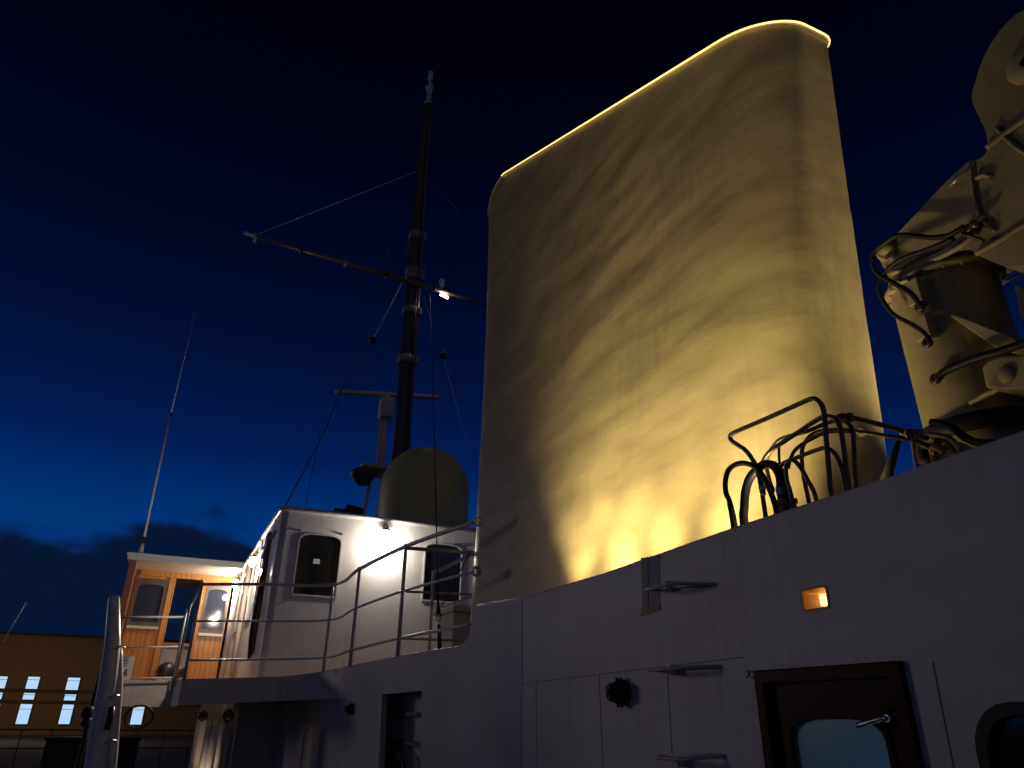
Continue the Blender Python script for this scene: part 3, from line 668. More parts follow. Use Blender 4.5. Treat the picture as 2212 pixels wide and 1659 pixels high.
# whip antenna
wa0 = onY(304, 1194, YE+.1); wa1 = onY(367, 903, YE+.1); wa2 = onY(420, 683, YE+.1)
an = thing('whip_antenna', wa0, 'tall thin white whip antenna standing on the left end of the shelter roof', 'antenna')
q = MB(); q.tube([wa0, wa0.lerp(wa1, .03), wa0.lerp(wa1, .065)], [.055, .05, .035], 10); q.build('base', M['cream'], an)
MB().tube([wa0.lerp(wa1, .065), wa0.lerp(wa1, .11)], .03, 8).build('spring', M['black'], an)
MB().tube([wa0.lerp(wa1, .11), wa1], [.030, .024], 8).build('lower_rod', M['wirelight'], an)
MB().tube([wa1, wa1.lerp(wa2, .045)], .026, 8).build('joint', M['black'], an)
MB().tube([wa1.lerp(wa2, .045), wa2], [.018, .008], 6).build('upper_rod', M['wirelight'], an)

# ================================================================== funnel
Xn, Wf, Ya, Yf, rr_, rake, ztp, bsl, tap, ra, tx = 2.8, 1.40935, 2.93171, 7.70231, .61551, -.0104963, 7.83837, .539492, -.0576588, .5244, .12
DROP, Y1 = .62, 7.75
def funnel_ring(h_of, t, inset=0.):
    c_, s_ = cos(t), sin(t)
    fwdp = s_ > 0
    rx = rr_ if fwdp else min(ra, Wf/2-.01); ry = rr_ if fwdp else ra
    x = (Xn+Wf-rx if c_ > 0 else Xn+rx)+rx*c_; y = (Yf-rr_ if fwdp else Ya+ra)+ry*s_
    return x, y
ym = (Ya+Yf)/2; xm = Xn+Wf/2
def fpoint(t, fr, top_off=0.):
    x, y = funnel_ring(None, t)
    h = 4.
    for _ in range(12):
        yy = ym+(y-ym)*(1-tap*h)-rake*h; h = ztp+bsl*(min(yy, 8.45)-ym)-2.3-DROP*max(0, min(yy, 8.9)-Y1)**2-.14*max(0, 2.9-yy)**2
    hh = h*fr
    yy = ym+(y-ym)*(1-tap*hh)-rake*hh
    xx = xm+(x-xm)*(1-tx*hh)
    return Vector((xx, yy, 2.3+hh-.25*(1-fr)))
fn = thing('funnel', (3.4, 5, 2.1), 'huge buff painted ship funnel with slanted top, glowing under yellow uplights', 'funnel')
ts = []
def lin(a, b, n_): return [a+(b-a)*i/n_ for i in range(n_)]
# parameterise evenly along the outline: corners by angle, straights filled between
def outline():
    pts = []
    def arc(a, b, n_):
        for i in range(n_+1): pts.append(('t', a+(b-a)*i/n_))
    arc(1e-3, pi/2-1e-3, 8); arc(pi/2+1e-3, pi-1e-3, 14); arc(pi+1e-3, 1.5*pi-1e-3, 18); arc(1.5*pi+1e-3, 2*pi-1e-3, 10)
    return [p[1] for p in pts]
NT = outline(); NR = 110
cols = []
for i, t in enumerate(NT):
    cols.append(t)
grid = []
for r in range(NR+1):
    fr = r/NR; ring = []
    for i, t in enumerate(NT):
        p = fpoint(t, fr); ring.append(p)
        t2 = NT[(i+1) % len(NT)]; p2 = fpoint(t2, fr)
        if (p2-p).length > .5:
            k = 48 if (p2-p).length > 2 else 8
            for j in range(1, k): ring.append(p.lerp(p2, j/k))
    grid.append(ring)
grid = []; base_len = []
for i, t in enumerate(NT):
    L_ = (fpoint(NT[(i+1) % len(NT)], 0)-fpoint(t, 0)).length; base_len.append(48 if L_ > 2 else (8 if L_ > .3 else 1))
for r in range(NR+1):
    fr = r/NR; ring = []
    for i, t in enumerate(NT):
        p = fpoint(t, fr); p2 = fpoint(NT[(i+1) % len(NT)], fr)
        for j in range(base_len[i]): ring.append(p.lerp(p2, j/base_len[i]))
    grid.append(ring)
nn_ = len(grid[0]); q = MB(); vs = []
cen = Vector((xm, ym, 0))
for r, ring in enumerate(grid):
    for i, p in enumerate(ring):
        nrm = (grid[r][(i+1) % nn_]-grid[r][i-1]).cross(Vector((0, 0, 1))).normalized()
        a_ = noise.noise(Vector((p.x*.5, p.y*.55, p.z*1.5)))*.0055+noise.noise(Vector((p.x*1.2, p.y*1.5, p.z*3.1+9)))*.0048
        a_ += noise.noise(Vector((p.x*3, p.y*2.6+7, p.z*6.5)))*.0024
        e_ = min(1, (1-r/NR)*6)*(min(1, (p.z-2.3)*1.2) if p.z > 2.3 else 0)
        vs.append(p+nrm*a_*e_)
fs = []
for r in range(NR):
    for i in range(nn_): j = (i+1) % nn_; fs.append((r*nn_+i, r*nn_+j, (r+1)*nn_+j, (r+1)*nn_+i))
fs.append(tuple(NR*nn_+i for i in range(nn_)))
q.add(vs, fs, True); q.sm[-1] = False
q.build('casing', M['buff'], fn)
topring = [p for p in grid[-1]]
c_top = sum(topring, Vector((0, 0, 0)))/len(topring)
nrm_ = [(topring[(i+1) % len(topring)]-topring[i-1]).cross(Vector((0, 0, 1))).normalized() for i in range(len(topring))]
if (topring[0]-c_top).dot(nrm_[0]) < 0: nrm_ = [-n_ for n_ in nrm_]
rim = MB(); rim.tube([p+n_*.004+Vector((0, 0, -.008)) for p, n_ in zip(topring, nrm_)], .014, 10, closed=True); rim.build('rim', M['buff'], fn)
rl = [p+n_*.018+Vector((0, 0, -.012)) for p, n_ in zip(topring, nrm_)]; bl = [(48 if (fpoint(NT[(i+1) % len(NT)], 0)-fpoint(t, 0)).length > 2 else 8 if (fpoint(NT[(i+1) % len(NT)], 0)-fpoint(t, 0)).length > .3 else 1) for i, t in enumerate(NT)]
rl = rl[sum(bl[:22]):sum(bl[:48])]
MB().tube(rl, .0075, 8).build('rope_light', M['led'], fn)  # added glowing tube draws the bright line along the rim
bs = onX(1858, 933, 3.0)
vb = [v for v in vs if abs(v[2]-3.2) < .5]
# seam weld lines down the casing
wi = nn_*0
for kk in (0.905,):
    pass
# boss on the aft corner
from mathutils.bvhtree import BVHTree
bvh = BVHTree.FromPolygons([Vector(v) for v in vs], [f for f in fs if len(f) == 4])
def hit(px_, py_):
    d = ray(px_, py_).normalized(); h_ = bvh.ray_cast(CAM, d); return h_[0], h_[1]
hp, hn = hit(1858, 933)
if hp:
    if hn.dot(Fv) > 0: hn = -hn
    q = MB(); q.lathe([(0, .03), (.03, .028), (.034, .0), (.034, -.02)], hp, hn, 16); q.build('boss', M['buff'], fn)
sm_ = []
for y_ in range(180, 1060, 20):
    x_ = 1773+(y_-180)*(1862-1773)/880.
    h_, n_ = hit(x_-28, y_)
    if h_: 
        if n_.dot(Fv) > 0: n_ = -n_
        sm_.append(h_+n_*.000)
pass
# dark cowl inside the top
# uplights between parapet and funnel
warm = (1, .825, .53)
def uplight(Y, X, tgt, watts, label, spot=80, blend=.9, z=2.22):
    o = thing('floodlight', (X, Y, 1.985), label, 'floodlight', 'uplights at the foot of the funnel')
    d_ = (Vector(tgt)-Vector((X, Y, z))).normalized()
    q = MB(); q.lathe([(.0, -.09), (.05, -.085), (.065, -.03), (.07, .0), (.072, .012), (.062, .012), (.06, -.005)], Vector((X, Y, z-.03)), d_, 18); q.build('housing', M['black'], o)
    q = MB(); q.lathe([(0, -.004), (.0595, -.006)], Vector((X, Y, z-.03)), d_, 18); q.build('lens', M['lensamber'], o)
    q = MB(); q.tube([(X-.07, Y, 1.985), (X-.07, Y, z-.04), (X+.07, Y, z-.04), (X+.07, Y, 1.985)], .006, 6); q.build('bracket', M['steel'], o)
    lamp_light('funnel_light', 'SPOT', Vector((X, Y, z-.03))+d_*.02, watts, warm, .05, tgt, spot, blend)
uplight(4.85, XW+.15, (3.22, 5.2, 5.7), 215, 'leftmost floodlight between parapet and funnel, left of the strip of tape', 62, 1, 2.08)
uplight(4.3, XW+.15, (3.22, 4.6, 5.6), 215, 'floodlight between parapet and funnel, hidden behind the strip of tape', 62, 1, 2.08)
uplight(3.75, XW+.15, (3.22, 4.0, 5.5), 190, 'floodlight between parapet and funnel, just right of the strip of tape', 62, 1, 2.08)
uplight(3.15, XW+.15, (3.22, 3.4, 5.3), 150, 'floodlight between parapet and funnel, just left of the pipe cluster', 64, 1, 2.08)
uplight(2.55, XW+.15, (3.22, 3.1, 5.0), 125, 'rightmost floodlight at the funnel foot, hidden below the pipe cluster', 70, 1, 2.08)
lamp_light('funnel_wash', 'SPOT', (XW+.09, 4.3, 2.2), 62, warm, .08, (3.3, 4.4, 3.6), 140, 1)
lamp_light('funnel_wash', 'SPOT', (XW+.09, 3.0, 2.2), 60, warm, .08, (3.3, 3.1, 3.6), 140, 1)
lamp_light('funnel_aft_light', 'SPOT', (4.8, 2.0, 2.3), 230, warm, .06, (3.95, 2.95, 4.6), 60, .9)
uz = thing('deck_floodlight', (4.8, 2.0, 1.985), 'floodlight on the deck aft of the funnel beside the crane column', 'floodlight')
q = MB(); q.lathe([(.0, -.09), (.06, -.08), (.08, -.0), (.08, .01)], Vector((4.8, 2.0, 2.2)), (-.15, .2, .96), 18); q.build('housing', M['black'], uz)

# ================================================================== hydraulic pipes above the parapet
def C8(x, y): return (1504.2+.3*x, 796.3+.3*y)
def pipe(pts, r, X0, dX=0., nm='bent_pipe', mt='bronze', label='', grp='bent hydraulic pipes rising above the parapet', n_=5, X1=None):
    P3 = []; k = len(pts)
    for i, p in enumerate(pts): P3.append(onX(*C8(*p), X0+dX*i/(k-1)))
    # carry the ends down behind the parapet
    for e, s_ in ((0, -1), (-1, 1)):
        if pts[e][1] > 865 and P3[e].z < 2.62: P3.insert(0, P3[0]-Vector((0, 0, .35))) if e == 0 else P3.append(P3[-1]-Vector((0, 0, .35)))
    return P3
man = thing('pipe_manifold', (XW+.15, 3.2, 2.1), 'cluster of bent hydraulic pipes rising above the parapet in front of the funnel', 'pipework')
specs = [
 ('bent_pipe', [(975, 940), (958, 770), (940, 560), (922, 340), (905, 270), (870, 225), (830, 217), (760, 245), (500, 362), (290, 452), (250, 475), (243, 497), (265, 528), (345, 580), (395, 640), (432, 715), (470, 870)], .0115, 2.40, .05, 'bronze'),
 ('bent_pipe', [(1100, 890), (1060, 560), (1030, 410), (995, 358), (940, 342), (870, 368), (640, 520), (550, 580), (490, 650), (460, 760), (475, 860)], .011, 2.46, .04, 'bronze'),
 ('bent_pipe', [(1150, 880), (1130, 480), (1100, 405), (1060, 380), (960, 385), (800, 450), (620, 502), (560, 555), (520, 620), (503, 700), (545, 870)], .010, 2.50, .05, 'bronze'),
 ('bent_pipe', [(1085, 885), (1040, 700), (990, 605), (930, 572), (860, 588), (700, 650), (620, 688), (588, 760), (600, 880)], .010, 2.44, .04, 'bronze'),
 ('bent_pipe', [(870, 970), (800, 800), (740, 700), (690, 658), (648, 690), (652, 800), (690, 950)], .010, 2.42, .03, 'bronze'),
 ('bent_pipe', [(815, 985), (770, 760), (760, 600), (790, 520), (860, 460), (1000, 440), (1180, 455), (1380, 485), (1560, 515), (1680, 560)], .010, 2.52, .30, 'bronze'),
 ('bent_pipe', [(595, 565), (600, 680), (640, 780), (655, 900)], .007, 2.50, 0, 'bronze'),
 ('bent_pipe', [(660, 720), (690, 620), (740, 560), (860, 490), (960, 455), (1120, 450)], .009, 2.50, .03, 'bronze'),
 ('bent_pipe', [(1000, 352), (1130, 358), (1330, 405), (1560, 470), (1660, 500)], .012, 2.54, .30, 'bronze'),
 ('hose', [(250, 1010), (215, 900), (210, 800), (245, 715), (330, 680), (420, 705), (470, 760), (520, 850), (560, 960), (580, 1050)], .0135, 2.40, .05, 'rubber'),
 ('hose', [(345, 1130), (345, 1000), (355, 880), (385, 790), (440, 720), (500, 690), (560, 700), (600, 770), (610, 870), (612, 900)], .0215, 2.43, .05, 'rubber'),
 ('bent_pipe', [(250, 1005), (290, 1150)], .008, 2.40, 0, 'brass'),
]
for (nm, pts, r_, X0, dX, mt) in specs:
    P3 = pipe(pts, r_, X0, dX); MB().tube(spline(P3, 5), r_, 10).build(nm, M[mt], man)
def nut(c, r_, h_, mt, X=2.44):
    p = onX(*C8(*c), X); q = MB(); q.lathe([(0, -h_), (r_, -h_), (r_, h_), (0, h_)], p, (0, 0.05, 1), 6)
    q.sm = [False]*len(q.sm); q.build('nut', M[mt], man)
for c, r_, h_, mt in (((476, 862), .020, .008, 'steel'), ((480, 893), .015, .012, 'bronze'), ((605, 885), .022, .018, 'steel'), ((618, 965), .024, .012, 'brass'), ((622, 1000), .018, .015, 'brass'), ((625, 1025), .022, .008, 'brass'),
                      ((700, 955), .020, .009, 'bronze'), ((703, 985), .014, .012, 'bronze'), ((545, 870), .014, .012, 'bronze'), ((248, 1000), .017, .012, 'black')):
    nut(c, r_, h_, mt)
for c in ((1045, 355), (1105, 352), (1540, 470), (1600, 470)):
    nut(c, .02, .016, 'bronze', 2.58)
# strut beside funnel
tag(MB().tube([onX(1942, 950, 3.0), onX(1908, 1055, 3.0)], [.012, .03], 8).build('stay_strut', M['dark']), 'dark slanting strut just right of the funnel foot', 'strut')

# manifold bracket at crane foot
def C9(x, y): return (1946.6+.1333*x, 840.6+.1333*y)
vb_ = thing('valve_block', onX(*C9(600, 1100), 2.95), 'buff valve block with small pipes at the foot of the crane column', 'valve block')
q = MB()
for pts, r_ in (([(190, 840), (215, 960), (240, 1120), (270, 1320)], .012), ([(290, 900), (290, 1040), (320, 1140), (380, 1170), (450, 1175)], .012), ([(260, 1160), (330, 1190), (420, 1200), (460, 1260)], .010),
                ([(330, 720), (560, 740), (760, 780), (900, 900), (960, 1000)], .012), ([(280, 890), (420, 930), (560, 950), (700, 1040)], .012), ([(0, 700), (180, 740), (330, 760)], .014)):
    q.tube(spline([onX(*C9(*p), 2.88) for p in pts], 4), r_, 8)
q.build('pipes', M['crane'], vb_)
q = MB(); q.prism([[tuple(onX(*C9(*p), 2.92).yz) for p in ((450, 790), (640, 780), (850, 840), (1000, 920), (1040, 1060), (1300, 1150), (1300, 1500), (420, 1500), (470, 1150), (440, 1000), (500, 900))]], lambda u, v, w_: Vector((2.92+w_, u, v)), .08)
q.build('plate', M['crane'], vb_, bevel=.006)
q = MB(); 
for c in ((580, 830), (760, 880), (590, 1010)):
    q.lathe([(.018, 0), (.018, .02), (0, .022)], onX(*C9(*c), 2.92), (-1, 0, 0), 8)
q.build('valve_cap', M['brass'], vb_)

# ================================================================== crane
XC = 3.6
cr_ = thing('deck_crane', (3.75, 2.1, 2.1), 'buff painted deck crane with thick column and knuckle boom at the right edge', 'crane')
ax_t = onX(2028, 590, XC); ax_b = Vector((ax_t.x, ax_t.y, 2.6))
rad = .265
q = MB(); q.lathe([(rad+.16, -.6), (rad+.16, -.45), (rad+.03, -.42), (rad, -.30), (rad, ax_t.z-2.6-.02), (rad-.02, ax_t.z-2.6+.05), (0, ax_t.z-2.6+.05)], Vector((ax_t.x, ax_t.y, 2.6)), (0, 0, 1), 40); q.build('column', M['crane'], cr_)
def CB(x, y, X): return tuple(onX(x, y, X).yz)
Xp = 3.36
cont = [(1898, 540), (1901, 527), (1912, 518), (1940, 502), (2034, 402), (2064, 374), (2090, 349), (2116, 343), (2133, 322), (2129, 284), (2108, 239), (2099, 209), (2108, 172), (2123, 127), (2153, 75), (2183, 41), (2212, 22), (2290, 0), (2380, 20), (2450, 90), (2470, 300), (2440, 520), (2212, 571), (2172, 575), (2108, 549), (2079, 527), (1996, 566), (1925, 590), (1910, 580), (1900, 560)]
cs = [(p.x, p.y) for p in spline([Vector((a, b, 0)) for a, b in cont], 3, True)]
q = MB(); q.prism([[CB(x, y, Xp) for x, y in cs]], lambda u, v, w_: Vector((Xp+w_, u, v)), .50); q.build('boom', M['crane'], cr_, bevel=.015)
# ribs / flanges on boom side
def rib(pts, wd, nm='boom_rib', X=Xp, mt='crane'):
    P3 = [onX(x, y, X-.012) for x, y in pts]; q = MB(); q.tube(spline(P3, 4), wd, 8); q.build(nm, M[mt], cr_)
rib([(1920, 592), (1998, 569), (2079, 530), (2110, 500)], .016)
rib([(1925, 583), (1998, 561), (2075, 524)], .008)
rib([(2096, 350), (2103, 420), (2118, 470), (2150, 500)], .008)
rib([(2132, 320), (2170, 290), (2212, 260), (2260, 235)], .016)
rib([(2150, 275), (2190, 315), (2240, 345)], .010)
rib([(2108, 386), (2125, 378), (2140, 383)], .012)
rib([(2108, 549), (2160, 520), (2212, 488), (2260, 470)], .014)
q = MB(); pv = onX(1912, 541, Xp-.02); q.lathe([(0, .035), (.035, .033), (.045, .01), (.06, .0), (.06, -.03)], pv, (-1, 0, 0), 24); q.build('pivot_pin', M['crane'], cr_)
pv = onX(2225, 135, Xp); q = MB(); q.lathe([(.03, .03), (.10, .03), (.11, .01), (.11, -.02)], pv, (-1, 0, 0), 28); q.build('sheave_boss', M['crane'], cr_)
q = MB(); q.lathe([(0, .012), (.02, .01), (.02, -.01)], onX(2203, 148, Xp), (-1, 0, 0), 12); q.build('bolt', M['steel'], cr_)
q = MB(); q.tube(spline([onX(2052, 403, Xp-.02), onX(2060, 395, Xp-.05), onX(2085, 370, Xp-.05), onX(2104, 352, Xp-.02)], 3), .008, 8); q.build('grab_handle', M['steel'], cr_)
# luffing ram clevis on the boom side
q = MB()
for pts in ([(2090, 500), (2110, 480), (2130, 462)], [(2080, 505), (2100, 512), (2125, 520)]):
    q.tube(spline([onX(x, y, Xp-.04) for x, y in pts], 3), .011, 8)
q.lathe([(.0, .04), (.03, .04), (.03, -.01)], onX(2098, 500, Xp), (-1, 0, 0), 10); q.lathe([(.0, .05), (.02, .05), (.02, -.01)], onX(2116, 488, Xp), (-1, 0, 0), 10)
q.build('hose_union', M['bronze'], cr_)
# right side: gussets, outrigger block
Xg = 3.34
q = MB(); q.prism([[CB(x, y, Xg) for x, y in ((2049, 681), (2060, 679), (2190, 730), (2150, 752))]], lambda u, v, w_: Vector((Xg+w_, u, v)), .22); q.build('gusset', M['crane'], cr_, bevel=.008)
q = MB(); q.prism([[CB(x, y, Xg) for x, y in ((2135, 798), (2146, 786), (2190, 772), (2240, 770), (2240, 840), (2190, 846), (2144, 842))]], lambda u, v, w_: Vector((Xg-.05+w_, u, v)), .3); q.build('bearing_block', M['crane'], cr_, bevel=.02)
q = MB(); q.lathe([(.0, .02), (.03, .018), (.045, .0), (.05, -.03)], onX(2174, 808, Xg-.05), (-1, 0, 0), 20); q.build('bearing_cap', M['crane'], cr_)
q = MB(); q.prism([[CB(x, y, Xg) for x, y in ((2155, 600), (2212, 640), (2300, 700), (2300, 830), (2240, 800), (2190, 745), (2178, 720), (2165, 660))]], lambda u, v, w_: Vector((Xg+.12+w_, u, v)), .2); q.build('cylinder_shroud', M['crane'], cr_, bevel=.01)
rib([(2095, 872), (2140, 848), (2200, 822), (2240, 805)], .013, 'brace', 3.36)
q = MB(); q.lathe([(.31, 0), (.33, .01), (.33, .085), (.31, .095)], Vector((ax_t.x, ax_t.y, onX(2100, 925, XC-rad).z-.02)), (0, 0, 1), 40); q.build('slewing_seal', M['rubber'], cr_)
for pts in ([(1985, 615), (2000, 608), (2018, 642)], [(2000, 692), (2020, 682), (2034, 716)]):
    pass
for (ca, cb_) in (((1972, 622), (2000, 650)), ((1988, 700), (2018, 725))):
    a = onX(*ca, XC-rad+.02); b = onX(*cb_, XC-rad-.03)
    q = MB(); q.box((min(a.x, b.x)-.03, min(a.y, b.y), min(a.z, b.z)), (max(a.x, b.x)+.05, max(a.y, b.y), max(a.z, b.z))); q.build('hose_bracket', M['crane'], cr_, bevel=.004)
for c in ((1990, 664), (2007, 741), (2024, 820)):
    q = MB(); q.lathe([(.012, .0), (.026, .0), (.028, .02), (.012, .022)], onX(*c, 3.30), (-1, 0, 0), 16); q.build('grommet', M['black'], cr_)
q = MB(); q.lathe([(rad-.01, -.02), (rad+.035, -.02), (rad+.035, .012), (rad-.01, .012)], Vector((ax_t.x, ax_t.y, ax_t.z-.10)), (0, 0, 1), 40); q.build('top_flange', M['crane'], cr_)
for k in range(20):
    a_ = 2*pi*k/20; c = Vector((ax_t.x+cos(a_)*(rad+.018), ax_t.y+sin(a_)*(rad+.018), ax_t.z-.12)); MB().lathe([(0, -.012), (.010, -.012), (.010, .002)], c, (0, 0, 1), 6).build('flange_bolt', M['crane'], cr_)
hx = 3.28
for pts, r_, nm in (([(2082, 489), (2050, 508), (2010, 513), (1945, 508), (1913, 524), (1886, 550), (1893, 588), (1935, 614), (1970, 636), (1990, 664)], .014, 0),
               ([(2060, 515), (2000, 540), (1941, 563), (1906, 596), (1900, 632), (1927, 676), (1968, 700), (2000, 722), (2007, 741)], .012, 0),
               ([(2024, 820), (2040, 803), (2080, 785), (2118, 771), (2170, 756), (2230, 735)], .020, 0),
               ([(2012, 912), (2030, 914), (2060, 925), (2085, 945), (2110, 955), (2150, 958)], .017, 0)):
    q = MB(); q.tube(spline([onX(x, y, hx if pts[0][0] != 2012 else 2.9) for x, y in pts], 5), r_, 10)
    q.build('hydraulic_hose', M['rubber'], cr_)
q = MB(); q.tube(spline([onX(2150, 640, 3.9), onX(2170, 610, 3.9), onX(2212, 590, 3.9), onX(2260, 575, 3.9)], 4), .006, 6); q.build('pendant_wire', M['wire'], cr_)
lamp_light('crane_light', 'SPOT', (2.75, 2.95, 2.3), 9, (1, .66, .22), .05, (3.5, 1.9, 3.9), 70, .7)  # unseen spot added in place of warm bounce off the funnel

# ================================================================== radome, radar
YR = 14.6
c0 = onY(820, 1060, YR); c1 = onY(1010, 1060, YR); rdm = (c1.x-c0.x)/2*.97; cxm = (c0.x+c1.x)/2
ztop = onY(915, 958, YR+.0).z-.12; zsh = ztop-rdm*1.02
rdo = thing('radome', (cxm, YR, zt), 'big smooth buff radome dome standing on the white deckhouse roof', 'radome')
prof = [(rdm*.93, zt+.06-1), (rdm*.97, zt+.25-1), (rdm, zt+.5-1), (rdm, zsh-1)]+[(rdm*cos(a_), zsh-1+(ztop-zsh)*sin(a_)) for a_ in [pi/2*i/14 for i in range(1, 15)]]
MB().lathe(prof, (cxm, YR, 1), (0, 0, 1), 56).build('dome', M['dome'], rdo)
MB().lathe([(rdm*.98, 0), (rdm*1.03, .02), (rdm*1.03, .10), (rdm*.98, .12)], (cxm, YR, zt+.16), (0, 0, 1), 56).build('base_flange', M['dome'], rdo)
YT = 18.6
rd = thing('radar_scanner', onY(830, 1000, YT), 'cream bar radar scanner on a post partly behind the mast', 'radar')
a = onY(725, 846, YT); b = onY(946, 858, YT)
q = MB(); d_ = (b-a).normalized(); q.box((0, -.08, -.055), ((b-a).length, .08, .055), Matrix.Translation(a)@d_.to_track_quat('X', 'Z').to_matrix().to_4x4(), ch=.012); q.build('scanner_bar', M['cream'], rd)
t_ = onY(835, 853, YT); u_ = onY(835, 905, YT)
q = MB(); q.box((t_.x-.16, YT-.2, u_.z), (t_.x+.20, YT+.2, t_.z-.12), ch=.03); q.lathe([(.12, 0), (.10, .14)], Vector((t_.x, YT, t_.z-.14)), (0, 0, 1), 20); q.box((t_.x-.02, YT-.205, u_.z+.20), (t_.x+.16, YT-.2005, u_.z+.28)); q.build('motor_housing', M['cream'], rd)
pt = onY(828, 905, YT); pb_ = onY(822, 1008, YT); pf = onY(800, 1105, YT)
q = MB(); q.tube([Vector((t_.x, YT, u_.z)), Vector((t_.x, YT, pb_.z)), Vector((t_.x-.05, YT, pb_.z-.3))], .12, 14); q.build('post', M['cream'], rd)
q = MB(); q.box((t_.x-.55, YT-.35, pb_.z-.16), (t_.x+.55, YT+.3, pb_.z-.04), ch=.02); q.build('platform', M['cream'], rd)
q = MB()
for (x_, y_) in ((-.38, -.2), (.1, -.2), (.35, .15)):
    q.tube([Vector((t_.x+x_*.6, YT+y_, pb_.z-.15)), Vector((t_.x+x_-.12, YT+y_, zt))], .05, 8)
q.tube([Vector((t_.x-.3, YT-.2, zt+.3)), Vector((t_.x+.25, YT-.2, zt+.9))], .025, 6); q.build('lattice_leg', M['cream'], rd)
sd_c = onY(785, 1022, YT-.2)
ds_ = thing('satellite_dome', sd_c, 'small upturned grey dome beside the radar post', 'antenna')
q = MB(); q.lathe([(.0, .16), (.22, .13), (.34, .04), (.36, -.04), (.30, -.14), (.14, -.32), (0, -.34)], sd_c, (-.12, 0, 1), 28); q.build('shell', M['greyframe'], ds_)
# searchlight and boxes on roof
Yq = 13.5
b0_ = onY(733, 1085, Yq); 
sb = thing('searchlight', b0_, 'dark searchlight on a squat box mount at the deckhouse roof edge', 'searchlight')
a = onY(722, 1082, Yq); b = onY(752, 1104, Yq); q = MB()
for k in range(3): q.box((a.x, Yq-.1, zt+.06+k*.07), (b.x-.06, Yq+.15, zt+.115+k*.07))
q.box((b.x-.05, Yq-.12, zt+.05), (b.x+.02, Yq+.14, zt+.30)); q.build('mount', M['black'], sb)
q = MB(); c = onY(760, 1083, Yq); q.lathe([(0, -.17), (.09, -.16), (.115, -.05), (.12, .12), (.10, .17), (0, .18)], Vector((c.x+.05, Yq, zt+.25)), (.96, 0, -.25), 20); q.build('drum', M['black'], sb)
tv = onY(800, 1095, Yq+.3)
tag(MB().lathe([(.0, .10), (.13, .085), (.20, .03), (.20, 0), (.08, -.02), (.07, -.16)], Vector((tv.x, Yq+.3, zt+.14)), (0, 0, 1), 24).build('mushroom_vent', M['greyframe']), 'low grey mushroom vent between the searchlight and the radome', 'vent')

# ================================================================== mast
YM = 17.0
mast = thing('mast', onY(862, 1000, YM), 'tall dark varnished mast with white clamp bands above the deckhouse', 'mast')
ml = [((862, 990), 19), ((866, 960), 18.5), ((876, 800), 17), ((886, 680), 15.5), ((892, 600), 15), ((899, 510), 13.5), ((908, 380), 11), ((918, 280), 8.5), ((925, 225), 8)]
base_px, base_r = ml[0]
MP = [onY(*p, YM) for p, r in ml]
MR = []
for (p, r), P_ in zip(ml, MP): MR.append((onY(p[0]+r, p[1], YM)-onY(p[0]-r, p[1], YM)).length/2*.92)
lowp = MP[0]+(MP[0]-MP[1]).normalized()*2.9
MB().tube([lowp]+MP, [MR[0]]+MR, 14).build('pole', M['mastwood'], mast)
# sail track and cable trunk on the side towards us
tr = [P_+Vector((r*.35, -r*.95, 0)) for P_, r in zip([lowp]+MP, [MR[0]]+MR)]
MB().tube(tr, [r*.22 for r in [MR[0]]+MR], 6).build('track', M['black'], mast)
tr = [P_+Vector((r*.85, -r*.62, 0)) for P_, r in zip([lowp]+MP, [MR[0]]+MR)]
MB().tube(tr, [r*.26 for r in [MR[0]]+MR], 8).build('conduit', M['yardwood'], mast)
def on_mast(y):
    for (a, ra_), (b, rb_), A, B in zip(ml, ml[1:], MP, MP[1:]):
        if b[1] <= y <= a[1]:
            k = (a[1]-y)/(a[1]-b[1]); return A.lerp(B, k), (ra_+(rb_-ra_)*k), (MR[0])
    return MP[-1], 8, 0
for y_, h_ in ((512, 8), (590, 7), (602, 5), (674, 7), (780, 8)):
    P_, rpx, _ = on_mast(y_); r_ = (onY(900+rpx, y_, YM)-onY(900, y_, YM)).length*1.0; hh = (onY(900, y_-h_, YM).z-onY(900, y_+h_, YM).z)/2
    q = MB(); q.lathe([(r_*.95, -hh), (r_*1.08, -hh), (r_*1.08, hh), (r_*.95, hh)], P_, (MP[4]-MP[3]).normalized(), 18); q.box((P_.x+r_*.9, P_.y-r_*.9, P_.z-hh), (P_.x+r_*1.35, P_.y-r_*.2, P_.z+hh)); q.build('clamp_band', M['band'], mast)
# masthead
a = onY(925, 228, YM); b = onY(928, 190, YM); c = onY(931, 156, YM)
q = MB(); q.tube([a, a.lerp(b, .12), a.lerp(b, .15), a.lerp(b, .85), b], [.15, .15, .09, .09, .15], 10); q.build('head_fitting', M['rail'], mast)
q = MB(); q.tube([b, b.lerp(c, .5), b.lerp(c, .55), c], [.045, .045, .085, .085], 8); q.build('aerial', M['rail'], mast)
q = MB(); q.lathe([(0, -.12), (.11, -.1), (.12, .06), (.05, .12), (0, .13)], onY(939, 178, YM), (.2, 0, 1), 12); q.build('masthead_lantern', M['black'], mast)
q = MB(); q.box((onY(880, 545, YM).x-.05, YM-.15, onY(883, 558, YM).z), (onY(888, 545, YM).x, YM+.05, onY(883, 532, YM).z)); q.build('junction_box', M['greyframe'], mast)
